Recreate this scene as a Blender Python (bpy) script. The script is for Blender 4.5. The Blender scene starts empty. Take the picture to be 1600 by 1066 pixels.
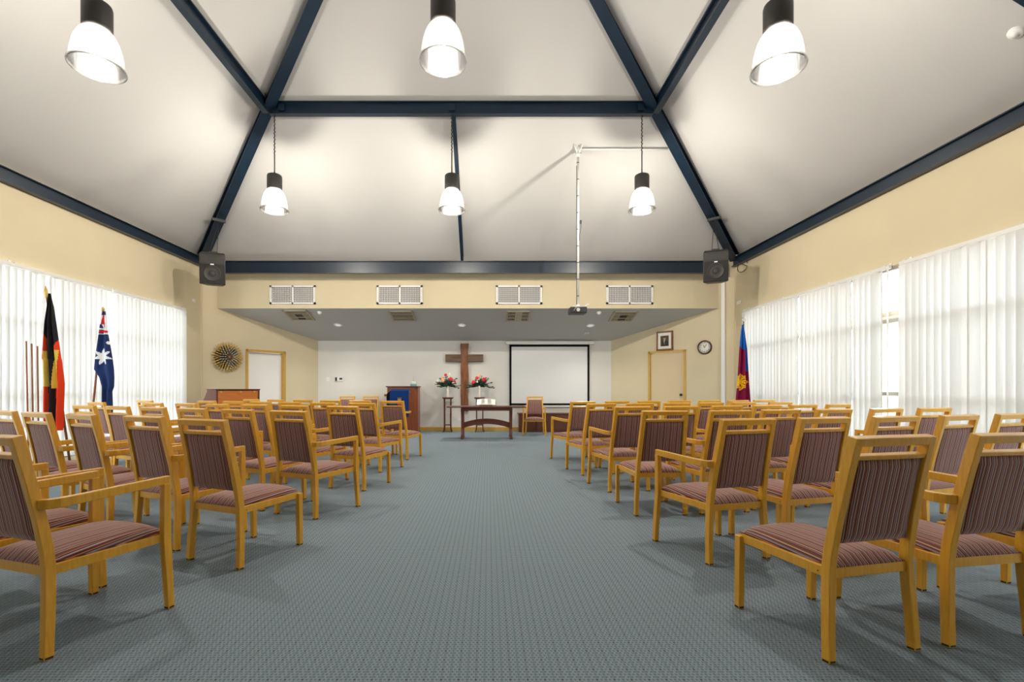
import bpy, bmesh, math, random
from mathutils import Vector, Matrix
random.seed(7)
C = bpy.context.scene.collection
SC = bpy.context.scene
R = math.radians
# ---------------------------------------------------------------- camera (1600 x 1066)
F, CX, HY, EYE = 739.2, 763.2, 608.0, 1.14
cd = bpy.data.cameras.new('camera'); cam = bpy.data.objects.new('camera', cd); C.objects.link(cam)
cam.location = (0, 0, EYE); cam.rotation_euler = (R(90), 0, 0)
cd.sensor_width = 36; cd.lens = F/1600*36
cd.shift_x = (800-CX)/1600; cd.shift_y = (HY-533)/1600
cd.clip_start = .05; cd.clip_end = 200
SC.camera = cam
# ---------------------------------------------------------------- exposure, sky
SC.view_settings.view_transform = 'Standard'; SC.view_settings.look = 'None'
SC.view_settings.gamma = 1; SC.view_settings.use_curve_mapping = False
SC.view_settings.exposure = 0.88
SC.cycles.max_bounces = 8; SC.cycles.diffuse_bounces = 5; SC.cycles.transparent_max_bounces = 12
SC.cycles.sample_clamp_indirect = 6.0
SC.cycles.caustics_reflective = False; SC.cycles.caustics_refractive = False
W = bpy.data.worlds.new('sky'); SC.world = W; W.use_nodes = True
bg = W.node_tree.nodes['Background']
bg.inputs[0].default_value = (0.85, 0.93, 1.0, 1); bg.inputs[1].default_value = 7.2
LAMP_W = 82.0

# ---------------------------------------------------------------- room numbers
XL, XR, YC = -6.43, 5.53, 10.6          # side walls, plane where the far eave beam runs
ZE = EYE+2.868                          # eave
PITCH, OFF = 0.631, 0.17
YR0 = -4.5                              # wall behind the camera
YB, XBL, XBR, ZB = 12.87, -4.635, 3.339, 2.446   # far wall
YK, ZK = 10.86, 2.99                    # bulkhead
XPL, XPR, YP = -3.66, 2.76, 7.83        # purlin ring
XM = (XL+XR)/2; HALF = (XR-XL)/2
WT = 2.83                               # window head

def at(x, y, Y):
    return Vector(((x-CX)*Y/F, Y, EYE+(HY-y)*Y/F))

# ---------------------------------------------------------------- materials
MATS = {}
def mat(name, col, rough=.5, spec=.5, metal=0, var=0, vscale=8, bump=0, bscale=200, coat=0):
    m = bpy.data.materials.new(name); m.use_nodes = True; MATS[name] = m
    nt = m.node_tree; b = nt.nodes['Principled BSDF']
    b.inputs['Base Color'].default_value = (*col, 1); b.inputs['Roughness'].default_value = rough
    b.inputs['Specular IOR Level'].default_value = spec; b.inputs['Metallic'].default_value = metal
    b.inputs['Coat Weight'].default_value = coat
    tc = nt.nodes.new('ShaderNodeTexCoord')
    if var:
        n = nt.nodes.new('ShaderNodeTexNoise'); n.inputs['Scale'].default_value = vscale; n.inputs['Detail'].default_value = 4
        nt.links.new(tc.outputs['Object'], n.inputs['Vector'])
        r = nt.nodes.new('ShaderNodeValToRGB')
        r.color_ramp.elements[0].position = .3; r.color_ramp.elements[1].position = .7
        r.color_ramp.elements[0].color = (*[c*(1-var) for c in col], 1)
        r.color_ramp.elements[1].color = (*[min(1, c*(1+var)) for c in col], 1)
        nt.links.new(n.outputs['Fac'], r.inputs[0]); nt.links.new(r.outputs[0], b.inputs['Base Color'])
    if bump:
        n = nt.nodes.new('ShaderNodeTexNoise'); n.inputs['Scale'].default_value = bscale
        nt.links.new(tc.outputs['Object'], n.inputs['Vector'])
        bp = nt.nodes.new('ShaderNodeBump'); bp.inputs['Strength'].default_value = bump; bp.inputs['Distance'].default_value = .002
        nt.links.new(n.outputs['Fac'], bp.inputs['Height']); nt.links.new(bp.outputs[0], b.inputs['Normal'])
    return m

def wood(name, c1, c2, scale=6, stretch=(14, 14, 1.2), rough=.4, coat=.15):
    m = mat(name, c1, rough, .5, coat=coat); nt = m.node_tree; b = nt.nodes['Principled BSDF']
    tc = nt.nodes.new('ShaderNodeTexCoord'); mp = nt.nodes.new('ShaderNodeMapping'); mp.inputs['Scale'].default_value = stretch
    n = nt.nodes.new('ShaderNodeTexNoise'); n.inputs['Scale'].default_value = scale; n.inputs['Detail'].default_value = 5; n.inputs['Distortion'].default_value = .6
    r = nt.nodes.new('ShaderNodeValToRGB')
    r.color_ramp.elements[0].position = .3; r.color_ramp.elements[1].position = .72
    r.color_ramp.elements[0].color = (*c1, 1); r.color_ramp.elements[1].color = (*c2, 1)
    nt.links.new(tc.outputs['Object'], mp.inputs[0]); nt.links.new(mp.outputs[0], n.inputs['Vector'])
    nt.links.new(n.outputs['Fac'], r.inputs[0]); nt.links.new(r.outputs[0], b.inputs['Base Color'])
    return m

wall_m = mat('cream_paint', (.66, .57, .39), .75, .25, var=.02, vscale=2, bump=.15, bscale=260)
back_m = mat('white_paint', (.70, .68, .63), .75, .25, var=.02, vscale=2)
ceil_m = mat('ceiling_paint', (.50, .49, .475), .85, .2, var=.012, vscale=1.5, bump=.1, bscale=120)
steel_m = mat('blue_steel', (.0045, .016, .034), .35, .5, var=.15, vscale=5)
wood_m = wood('beech_wood', (.66, .315, .016), (.75, .395, .034), rough=.34, coat=.25)
glide_m = mat('black_glide', (.015, .015, .016), .6)
trim_m = wood('trim_wood', (.50, .29, .045), (.62, .37, .07))
dark_wood = wood('mahogany', (.075, .018, .008), (.125, .032, .012), rough=.45, coat=.1)
cross_wood = wood('cross_wood', (.09, .022, .005), (.30, .10, .025), scale=3, stretch=(12, 12, 1.0), rough=.4)
crossbar_wood = wood('crossbar_wood', (.06, .025, .010), (.20, .11, .055), scale=3, stretch=(1.0, 12, 12), rough=.5)
orange_wood = wood('orange_veneer', (.50, .14, .018), (.60, .19, .03), scale=3, stretch=(1.5, 1.5, 10))
lect_wood = wood('lectern_wood', (.17, .038, .012), (.26, .07, .022), scale=3, rough=.35)
black_m = mat('black_plastic', (.02, .02, .02), .5)
grille_m = mat('speaker_grille', (.012, .011, .010), .75, bump=.5, bscale=400)
cone_m = mat('speaker_cone', (.03, .026, .022), .6)
lamp_black = mat('lamp_housing', (.03, .027, .025), .5)
border_m = mat('matt_black', (.006, .006, .006), .9, .1)
knob_m = mat('dark_knob', (.10, .085, .07), .3, metal=.8)
white_m = mat('white_plastic', (.78, .77, .74), .45)
grey_m = mat('grey_metal', (.55, .55, .54), .4, metal=.3)
chrome_m = mat('chrome', (.7, .7, .7), .18, metal=1)
door_m = mat('cream_door', (.66, .54, .33), .5, .4)
white_door = mat('white_door', (.88, .88, .86), .2, .5)
vent_dark = mat('vent_void', (.045, .043, .04), .8)
vent_beige = mat('vent_beige', (.46, .40, .29), .6)
alu_m = mat('window_frame_paint', (.33, .28, .22), .5)
screen_m = mat('screen_white', (.74, .74, .73), .7)
gold_m = mat('gold_leaf', (.62, .42, .12), .35, metal=.4)
silver_leaf = mat('grey_leaf', (.38, .35, .30), .45, metal=.3)
brown_m = mat('brown_leather', (.08, .025, .01), .5)
paper_m = mat('paper', (.80, .78, .70), .7)
ink_m = mat('ink', (.06, .06, .07), .7)
teal_m = mat('teal_box', (.16, .34, .34), .5)
bluecloth_m = mat('blue_cloth', (.008, .035, .15), .85, .1, bump=.3)
navycloth_m = mat('dark_navy_cloth', (.004, .006, .018), .9, .1)
red_m = mat('red', (.55, .02, .03), .6)
petal_red = mat('red_petal', (.60, .02, .03), .55)
petal_peach = mat('peach_petal', (.85, .38, .18), .6)
petal_white = mat('white_petal', (.80, .76, .60), .6)
leaf_m = mat('leaf_green', (.015, .04, .018), .6)
vase_m = mat('white_vase', (.72, .68, .58), .35)
rope_m = mat('cable_black', (.02, .018, .017), .5)
ground_m = mat('outdoor_paving', (.45, .44, .42), .9, var=.1, vscale=1)
hedge_m = mat('hedge_leaves', (.05, .09, .03), .8, var=.5, vscale=20)
brick_m = mat('outdoor_render', (.55, .45, .33), .9, var=.05)
dark_glass = mat('outdoor_dark_glass', (.03, .04, .05), .1)

# carpet -----------------------------------------------------
def carpet():
    m = mat('carpet', (.2, .23, .24), .95, .08); nt = m.node_tree; b = nt.nodes['Principled BSDF']
    L = nt.links.new; N = nt.nodes.new
    g = N('ShaderNodeNewGeometry'); s = N('ShaderNodeSeparateXYZ'); L(g.outputs['Position'], s.inputs[0])
    def M(op, a, b_=None, c=None):
        n = N('ShaderNodeMath'); n.operation = op
        for i, v in enumerate((a, b_, c)):
            if v is None: continue
            if isinstance(v, (int, float)): n.inputs[i].default_value = v
            else: L(v, n.inputs[i])
        return n.outputs[0]
    P = .034
    fx = M('FRACT', M('DIVIDE', M('ADD', s.outputs[0], 50), P)); fy = M('FRACT', M('DIVIDE', M('ADD', s.outputs[1], 50), P))
    lx = M('LESS_THAN', fx, .26); ly = M('LESS_THAN', fy, .20)
    dx_ = M('LESS_THAN', M('FRACT', M('DIVIDE', M('ADD', s.outputs[0], 50), P/2)), .55); st = M('MULTIPLY', M('FLOOR', M('DIVIDE', M('ADD', s.outputs[1], 50), P/2)), .5); fs = M('FRACT', M('ADD', M('DIVIDE', M('ADD', s.outputs[0], 50), P/2), st)); dash = M('MULTIPLY', M('LESS_THAN', fs, .42), M('LESS_THAN', M('FRACT', M('DIVIDE', M('ADD', s.outputs[1], 50), P/2)), .55)); dy_ = M('LESS_THAN', M('FRACT', M('DIVIDE', M('ADD', s.outputs[1], 50), P/2)), .6)
    line = M('MAXIMUM', M('MULTIPLY', lx, M('ADD', M('MULTIPLY', dy_, .55), .45)), M('MULTIPLY', ly, M('ADD', M('MULTIPLY', dx_, .5), .25)))
    line = M('MAXIMUM', M('MULTIPLY', line, .62), M('MULTIPLY', dash, 1.0))
    # fine pile loops
    qx = M('FRACT', M('DIVIDE', M('ADD', s.outputs[0], 50), P/4)); qy = M('FRACT', M('DIVIDE', M('ADD', s.outputs[1], 50), P/3))
    loop = M('MULTIPLY', M('LESS_THAN', qx, .35), M('LESS_THAN', qy, .5))
    # red dots
    ox = M('ABSOLUTE', M('SUBTRACT', M('FRACT', M('DIVIDE', M('ADD', s.outputs[0], 50), P*2)), .56))
    oy = M('ABSOLUTE', M('SUBTRACT', M('FRACT', M('DIVIDE', M('ADD', s.outputs[1], 50), P*2)), .56))
    dot = M('LESS_THAN', M('MAXIMUM', ox, oy), .055)
    nz = N('ShaderNodeTexNoise'); nz.inputs['Scale'].default_value = 260; nz.inputs['Detail'].default_value = 3
    L(g.outputs['Position'], nz.inputs['Vector'])
    def mix(f, a, b_):
        n = N('ShaderNodeMix'); n.data_type = 'RGBA'
        if isinstance(f, float): n.inputs[0].default_value = f
        else: L(f, n.inputs[0])
        for i, v in ((6, a), (7, b_)):
            if isinstance(v, tuple): n.inputs[i].default_value = (*v, 1)
            else: L(v, n.inputs[i])
        return n.outputs[2]
    c0 = mix(nz.outputs['Fac'], (.17, .215, .250), (.315, .372, .415))
    c1 = mix(M('MULTIPLY', loop, .35), c0, (.10, .13, .14))
    c2 = mix(M('MULTIPLY', line, .62), c1, (.045, .09, .115))
    c3 = mix(M('MULTIPLY', dot, .9), c2, (.11, .025, .04))
    L(c3, b.inputs['Base Color'])
    bp = N('ShaderNodeBump'); bp.inputs['Strength'].default_value = .35; bp.inputs['Distance'].default_value = .004
    L(M('ADD', nz.outputs['Fac'], M('MULTIPLY', line, -.6)), bp.inputs['Height']); L(bp.outputs[0], b.inputs['Normal'])
    return m
carpet_m = carpet()

# striped upholstery -------------------------------------------
def stripes():
    m = mat('striped_fabric', (.2, .06, .06), .8, .2); nt = m.node_tree; b = nt.nodes['Principled BSDF']
    L = nt.links.new; N = nt.nodes.new
    b.inputs['Sheen Weight'].default_value = .5; b.inputs['Sheen Roughness'].default_value = .4
    b.inputs['Sheen Tint'].default_value = (1, .75, .7, 1)
    tc = N('ShaderNodeTexCoord'); s = N('ShaderNodeSeparateXYZ'); L(tc.outputs['Object'], s.inputs[0])
    nz = N('ShaderNodeTexNoise'); nz.inputs['Scale'].default_value = 30; L(tc.outputs['Object'], nz.inputs['Vector'])
    sc = N('ShaderNodeMath'); sc.operation = 'MULTIPLY'; sc.inputs[1].default_value = 235; L(s.outputs[0], sc.inputs[0])
    fl = N('ShaderNodeMath'); fl.operation = 'FLOOR'; L(sc.outputs[0], fl.inputs[0])
    md = N('ShaderNodeMath'); md.operation = 'MODULO'; ad = N('ShaderNodeMath'); ad.operation = 'ADD'; ad.inputs[1].default_value = 1400
    L(fl.outputs[0], ad.inputs[0]); L(ad.outputs[0], md.inputs[0]); md.inputs[1].default_value = 14
    dv = N('ShaderNodeMath'); dv.operation = 'DIVIDE'; L(md.outputs[0], dv.inputs[0]); dv.inputs[1].default_value = 14
    a2 = N('ShaderNodeMath'); a2.operation = 'ADD'; a2.inputs[1].default_value = .01; L(dv.outputs[0], a2.inputs[0])
    r = N('ShaderNodeValToRGB'); r.color_ramp.interpolation = 'CONSTANT'
    pal = [(.15, .045, .04), (.40, .135, .06), (.06, .045, .07), (.46, .38, .36), (.17, .05, .045), (.07, .03, .035), (.50, .18, .07),
           (.09, .035, .045), (.28, .31, .38), (.30, .085, .045), (.05, .04, .065), (.50, .33, .20), (.20, .05, .035), (.10, .05, .06)]
    e = r.color_ramp.elements
    while len(e) < 14: e.new(.5)
    for i in range(14): e[i].position = i/14; 
    for i in range(14): e[i].color = (*pal[i], 1)
    L(a2.outputs[0], r.inputs[0]); L(r.outputs[0], b.inputs['Base Color'])
    wv = N('ShaderNodeTexNoise'); wv.inputs['Scale'].default_value = 700; L(tc.outputs['Object'], wv.inputs['Vector'])
    bp = N('ShaderNodeBump'); bp.inputs['Strength'].default_value = .3; bp.inputs['Distance'].default_value = .001
    L(wv.outputs['Fac'], bp.inputs['Height']); L(bp.outputs[0], b.inputs['Normal'])
    return m
fabric_m = stripes()

def translucent(name, col, t=.5, transp=0.0, glow=0):
    m = bpy.data.materials.new(name); m.use_nodes = True; nt = m.node_tree; nt.nodes.clear()
    o = nt.nodes.new('ShaderNodeOutputMaterial'); d = nt.nodes.new('ShaderNodeBsdfDiffuse'); tr = nt.nodes.new('ShaderNodeBsdfTranslucent')
    d.inputs[0].default_value = (*col, 1); tr.inputs[0].default_value = (*col, 1)
    mx = nt.nodes.new('ShaderNodeMixShader'); mx.inputs[0].default_value = t
    nt.links.new(d.outputs[0], mx.inputs[1]); nt.links.new(tr.outputs[0], mx.inputs[2]); out = mx.outputs[0]
    if transp:
        tp = nt.nodes.new('ShaderNodeBsdfTransparent'); m2 = nt.nodes.new('ShaderNodeMixShader'); m2.inputs[0].default_value = transp
        nt.links.new(out, m2.inputs[1]); nt.links.new(tp.outputs[0], m2.inputs[2]); out = m2.outputs[0]
        gl = nt.nodes.new('ShaderNodeBsdfGlossy'); gl.inputs['Roughness'].default_value = .1
        fr = nt.nodes.new('ShaderNodeFresnel'); m3 = nt.nodes.new('ShaderNodeMixShader')
        nt.links.new(fr.outputs[0], m3.inputs[0]); nt.links.new(out, m3.inputs[1]); nt.links.new(gl.outputs[0], m3.inputs[2]); out = m3.outputs[0]
    nt.links.new(out, o.inputs[0]); MATS[name] = m
    return m
slat_m = translucent('blind_fabric', (.86, .855, .84), .36)
shade_m = translucent('prismatic_glass', (.9, .88, .86), .5, .955)
def glass():
    m = bpy.data.materials.new('window_glass'); m.use_nodes = True; nt = m.node_tree; nt.nodes.clear()
    o = nt.nodes.new('ShaderNodeOutputMaterial'); t = nt.nodes.new('ShaderNodeBsdfTransparent'); g = nt.nodes.new('ShaderNodeBsdfGlossy')
    t.inputs[0].default_value = (.95, .97, .97, 1); g.inputs['Roughness'].default_value = .02
    x = nt.nodes.new('ShaderNodeMixShader'); x.inputs[0].default_value = .05
    nt.links.new(t.outputs[0], x.inputs[1]); nt.links.new(g.outputs[0], x.inputs[2]); nt.links.new(x.outputs[0], o.inputs[0]); return m
glass_m = glass()
bulb_m = bpy.data.materials.new('lit_bulb'); bulb_m.use_nodes = True
lens_m = mat('lit_lens', (.7, .7, .68), .4); _l = lens_m.node_tree.nodes['Principled BSDF']; _l.inputs['Emission Color'].default_value = (1, .95, .88, 1); _l.inputs['Emission Strength'].default_value = .25
_b = bulb_m.node_tree.nodes['Principled BSDF']; _b.inputs['Emission Color'].default_value = (1, .93, .82, 1); _b.inputs['Emission Strength'].default_value = 12

# ---------------------------------------------------------------- mesh helpers
def box(bm, x0, x1, y0, y1, z0, z1, mi=0, mtx=None):
    co = [(x, y, z) for x in (x0, x1) for y in (y0, y1) for z in (z0, z1)]
    v = [bm.verts.new(Vector(c) if mtx is None else mtx @ Vector(c)) for c in co]
    fs = []
    for f in ((0, 1, 3, 2), (4, 6, 7, 5), (0, 4, 5, 1), (2, 3, 7, 6), (0, 2, 6, 4), (1, 5, 7, 3)):
        q = bm.faces.new([v[i] for i in f]); q.material_index = mi; fs.append(q)
    return fs
def sweep(bm, pts, w, d, xa=(1, 0, 0), mi=0, cap=True, endmi=None):
    """rectangular section along pts; w along xa, d across; w, d may be lists"""
    pts = [Vector(p) for p in pts]; n = len(pts); rings = []
    for i, p in enumerate(pts):
        if i == 0: t = (pts[1]-p).normalized(); k = 1
        elif i == n-1: t = (p-pts[-2]).normalized(); k = 1
        else:
            a = (p-pts[i-1]).normalized(); b_ = (pts[i+1]-p).normalized(); t = (a+b_).normalized(); k = 1/max(.4, math.sqrt((1+a.dot(b_))/2))
        X = Vector(xa); X = (X-t*X.dot(t))
        X.normalize(); Y_ = t.cross(X).normalized()
        ww = (w[i] if isinstance(w, (list, tuple)) else w)/2; dd = (d[i] if isinstance(d, (list, tuple)) else d)/2*k
        rings.append([bm.verts.new(p+X*sx*ww+Y_*sy*dd) for sx, sy in ((-1, -1), (1, -1), (1, 1), (-1, 1))])
    for i in range(n-1):
        for j in range(4):
            f = bm.faces.new((rings[i][j], rings[i][(j+1) % 4], rings[i+1][(j+1) % 4], rings[i+1][j])); f.material_index = mi if not (endmi is not None and i == 0) else endmi
    if cap:
        f = bm.faces.new(rings[0][::-1]); f.material_index = mi if endmi is None else endmi
        f = bm.faces.new(rings[-1]); f.material_index = mi
def tube(bm, pts, r, seg=10, mi=0, cap=True):
    pts = [Vector(p) for p in pts]; n = len(pts); rings = []; up = None
    for i, p in enumerate(pts):
        t = ((pts[min(i+1, n-1)]-pts[max(i-1, 0)])).normalized()
        if up is None: up = Vector((0, 0, 1)) if abs(t.z) < .9 else Vector((1, 0, 0))
        a = (up-t*up.dot(t)).normalized(); b_ = t.cross(a); up = a
        rr = r[i] if isinstance(r, (list, tuple)) else r
        rings.append([bm.verts.new(p+(a*math.cos(q)+b_*math.sin(q))*rr) for q in [2*math.pi*j/seg for j in range(seg)]])
    for i in range(n-1):
        for j in range(seg):
            f = bm.faces.new((rings[i][j], rings[i][(j+1) % seg], rings[i+1][(j+1) % seg], rings[i+1][j])); f.material_index = mi; f.smooth = True
    if cap:
        bm.faces.new(rings[0][::-1]).material_index = mi; bm.faces.new(rings[-1]).material_index = mi
def lathe(bm, prof, seg=24, mi=0, c=(0, 0, 0), rib=0, mtx=None):
    rings = []
    for r, z in prof:
        ring = []
        for j in range(seg):
            q = 2*math.pi*j/seg; rr = r*(1+(rib if j % 2 else -rib)) if r > 0 else 1e-4
            v = Vector((c[0]+rr*math.cos(q), c[1]+rr*math.sin(q), c[2]+z))
            ring.append(bm.verts.new(v if mtx is None else mtx @ v))
        rings.append(ring)
    for i in range(len(prof)-1):
        for j in range(seg):
            f = bm.faces.new((rings[i][j], rings[i][(j+1) % seg], rings[i+1][(j+1) % seg], rings[i+1][j])); f.material_index = mi; f.smooth = True
    return rings
def bev(bm, off=.003, seg=2, ang=30):
    bmesh.ops.remove_doubles(bm, verts=bm.verts, dist=1e-6)
    es = [e for e in bm.edges if len(e.link_faces) == 2 and e.calc_face_angle(0) > R(ang)]
    bmesh.ops.bevel(bm, geom=es, offset=off, segments=seg, affect='EDGES', profile=.5, clamp_overlap=True)
def obj(name, bm, m, parent=None, recalc=True, smooth=None):
    if recalc: bmesh.ops.recalc_face_normals(bm, faces=bm.faces)
    me = bpy.data.meshes.new(name); bm.to_mesh(me); bm.free()
    for k in (m if isinstance(m, (list, tuple)) else [m]): me.materials.append(k)
    if smooth is not None:
        for p in me.polygons: p.use_smooth = smooth
    o = bpy.data.objects.new(name, me); C.objects.link(o)
    if parent: o.parent = parent
    return o
def B(): return bmesh.new()
def thing(name, label, cat, loc=(0, 0, 0), rz=0, group=None):
    o = bpy.data.objects.new(name, None); C.objects.link(o); o.empty_display_size = .1
    o.location = loc; o.rotation_euler = (0, 0, rz)
    return tag(o, label, cat, group)
def tag(o, label, cat, group=None):
    o['label'] = label; o['category'] = cat
    if group: o['group'] = group
    return o
def struct(name, bm, m, parent=None, **k):
    o = obj(name, bm, m, parent, **k)
    if not parent: o['kind'] = 'structure'
    return o
def sempty(name):
    o = bpy.data.objects.new(name, None); C.objects.link(o); o['kind'] = 'structure'; return o
def frame_mtx(p0, p1):
    """local x along p0->p1 in plan, local y = left of it, origin at p0"""
    d = Vector((p1[0]-p0[0], p1[1]-p0[1], 0)).normalized(); n = Vector((-d.y, d.x, 0))
    return Matrix(((d.x, n.x, 0, p0[0]), (d.y, n.y, 0, p0[1]), (0, 0, 1, 0), (0, 0, 0, 1)))
def hit(px, p0, p1):
    """distance along plan line p0->p1 where the sight line through column px meets it"""
    k = (px-CX)/F; dx, dy = p1[0]-p0[0], p1[1]-p0[1]
    s = (k*p0[1]-p0[0])/(dx-k*dy)
    return s*math.hypot(dx, dy), p0[1]+s*dy

# ================================================================ SETTING
bm = B(); box(bm, XL-.3, XR+.3, YR0-.2, YB+.2, -.12, 0); struct('floor', bm, carpet_m)
# ceiling: four hipped planes
bm = B()
ext = .6
def zc(d): return ZE+OFF+PITCH*d
a = [bm.verts.new(v) for v in ((XL-ext, YC+ext, zc(-ext)), (XR+ext, YC+ext, zc(-ext)), (XR+ext, YR0-ext, zc(-ext)), (XL-ext, YR0-ext, zc(-ext)),
     (XM, YC-HALF, zc(HALF)), (XM, YR0+HALF, zc(HALF)))]
for f in ((0, 4, 1), (1, 4, 5, 2), (2, 5, 3), (3, 5, 4, 0)): bm.faces.new([a[i] for i in f])
bm2 = bmesh.ops.extrude_face_region(bm, geom=bm.faces[:])
bmesh.ops.translate(bm, vec=(0, 0, .12), verts=[v for v in bm2['geom'] if isinstance(v, bmesh.types.BMVert)])
struct('ceiling', bm, ceil_m)
# side walls with the long window openings
WLY, WRY, WY0 = 9.90, 10.10, -1.6
def side_wall(name, x, s, wy):
    bm = B(); x0, x1 = sorted((x, x+s*.25))
    box(bm, x0, x1, wy, YC+(0 if s < 0 else 0), 0, WT); box(bm, x0, x1, YR0, WY0, 0, WT)
    box(bm, x0, x1, YR0, YC, WT, ZE+.1); box(bm, x0, x1, WY0, wy, 0, .10)
    struct(name, bm, wall_m)
side_wall('wall_left', XL, -1, WLY); side_wall('wall_right', XR, 1, WRY)
bm = B(); box(bm, XL-.25, XR+.25, YR0-.2, YR0, 0, ZE+.1); struct('wall_rear', bm, wall_m)
# far wall
bm = B(); box(bm, XBL-.2, XBR+.2, YB, YB+.15, 0, ZB+.1); struct('wall_back', bm, back_m)
DL0, DL1 = (XL, YC), (XBL, YB); DR0, DR1 = (XR, YC), (XBR, YB)
ML = frame_mtx(DL0, DL1); MR = frame_mtx(DR0, DR1)      # ML: room is at local -y ; MR: room is at local +y
LL = math.hypot(DL1[0]-DL0[0], DL1[1]-DL0[1]); LR = math.hypot(DR1[0]-DR0[0], DR1[1]-DR0[1])
l0, yl0 = hit(384, DL0, DL1); l1, yl1 = hit(446, DL0, DL1)
r1, yr1 = hit(1013, DR0, DR1); r0, yr0 = hit(1072, DR0, DR1)
DTL, DTR = 2.10, 2.09
def diag_wall(name, M_, L_, s, a0, a1, top):
    bm = B(); y0, y1 = (0, .14*s) if s > 0 else (.14*s, 0)
    box(bm, 0, a0, y0, y1, 0, 4.2, 0, M_); box(bm, a1, L_, y0, y1, 0, 4.2, 0, M_); box(bm, a0, a1, y0, y1, top, 4.2, 0, M_)
    struct(name, bm, wall_m)
diag_wall('wall_diagonal_left', ML, LL, 1, l0+.04, l1-.04, DTL-.04)
diag_wall('wall_diagonal_right', MR, LR, -1, r0+.04, r1-.04, DTR-.04)
# cover joints at the two hall corners
bm = B(); box(bm, -.012, .012, -.012, .012, 0, 3.85, 0, Matrix.Translation((XL+.01, YC-.01, 0))); struct('trim_1', bm, wall_m)
bm = B(); box(bm, -.012, .012, -.012, .012, 0, 3.85, 0, Matrix.Translation((XR-.01, YC-.01, 0))); struct('trim_2', bm, wall_m)
# bulkhead
bm = B(); box(bm, XL+.05, XR-.05, YK, YK+.12, ZK, 4.05); struct('wall_bulkhead', bm, wall_m)
# raked alcove ceiling
bm = B(); v = [bm.verts.new(p) for p in ((XL, YK+.001, ZK), (XR, YK+.001, ZK), (XR, YB+.1, ZB-.022), (XL, YB+.1, ZB-.022))]
f = bm.faces.new(v); g = bmesh.ops.extrude_face_region(bm, geom=[f])
bmesh.ops.translate(bm, vec=(0, 0, .1), verts=[q for q in g['geom'] if isinstance(q, bmesh.types.BMVert)])
struct('ceiling_alcove', bm, ceil_m)
SL = (ZB-ZK)/(YB-YK)          # slope of that ceiling
def za(Y): return ZK+(Y-YK)*SL
# skirtings
bm = B(); box(bm, XBL+.02, XBR-.02, YB-.018, YB, 0, .10); struct('baseboard_back', bm, trim_m)
bm = B(); box(bm, 0.02, l0-.01, -.016, 0, 0, .1, 0, ML); box(bm, l1+.01, LL-.02, -.016, 0, 0, .1, 0, ML); struct('baseboard_left', bm, trim_m)
bm = B(); box(bm, 0.02, r0-.01, 0, .016, 0, .1, 0, MR); box(bm, r1+.01, LR-.02, 0, .016, 0, .1, 0, MR); struct('baseboard_right', bm, trim_m)
# doors
def door(name, M_, a0, a1, top, s, leafm, knob_side, leaf_depth):
    d = sempty(name); t = .055
    bm = B()
    def b2(x0, x1, y0, y1, z0, z1):
        y0, y1 = sorted((y0*s, y1*s)); box(bm, x0, x1, y0, y1, z0, z1, 0, M_)
    for x0, x1, z0, z1 in ((a0, a0+t, 0, top), (a1-t, a1, 0, top), (a0, a1, top-t, top)): b2(x0, x1, -.02, .16, z0, z1)
    struct('door_frame', bm, trim_m, d)
    bm = B(); b2(a0+t+.003, a1-t-.003, leaf_depth, leaf_depth+.04, .01, top-t-.003)
    struct('door_leaf', bm, leafm, d)
    bm = B(); kx = a0+t+.07 if knob_side == 0 else a1-t-.07
    k = M_ @ Vector((kx, (leaf_depth-.002)*s, 1.0)); n = (M_.to_3x3() @ Vector((0, -s, 0))).normalized()
    tube(bm, [k, k+n*.008, k+n*.009, k+n*.03, k+n*.032, k+n*.05, k+n*.062, k+n*.068], [.03, .03, .012, .012, .022, .029, .022, .004], 16)
    struct('door_knob', bm, knob_m, d)
door('door_1', ML, l0, l1, DTL, 1, white_door, 0, .10)
door('door_2', MR, r0, r1, DTR, -1, door_m, 0, .02)
# windows
def window(name, x, s, wy):
    w = sempty(name); xo = x+s*.035
    ys = []; y = wy
    while y > WY0+.3: ys.append(y); y -= 1.34
    ys.append(WY0)
    bm = B()
    for i, y in enumerate(ys): box(bm, xo-.03, xo+.03, y-(.05 if i == 0 else .025), y+(0 if i == 0 else .025), .1, WT)
    for z in (.12, 1.07, 2.08, WT-.03): box(bm, xo-.03, xo+.03, WY0, wy, z-.025, z+.03)
    struct('window_frame', bm, alu_m, w)
    for i in range(len(ys)-1):
        bm = B(); box(bm, xo-.003, xo+.003, ys[i+1]+.02, ys[i]-.02, .12, WT-.02); struct('window_pane', bm, glass_m, w)
window('window_1', XL, -1, WLY); window('window_2', XR, 1, WRY)
# daylight portals in the openings (portals give no light of their own)
for nm, x, s in (('daylight_portal', XL-.2, 1), ('daylight_portal', XR+.2, -1)):
    ld = bpy.data.lights.new(nm, 'AREA'); ld.shape = 'RECTANGLE'; ld.size = WT-.1; ld.size_y = 11.6; ld.cycles.is_portal = True
    o = bpy.data.objects.new(nm, ld); C.objects.link(o); o.location = (x, 4.2, WT/2+.05); o.rotation_euler = (0, R(-90)*s, 0)

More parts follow.
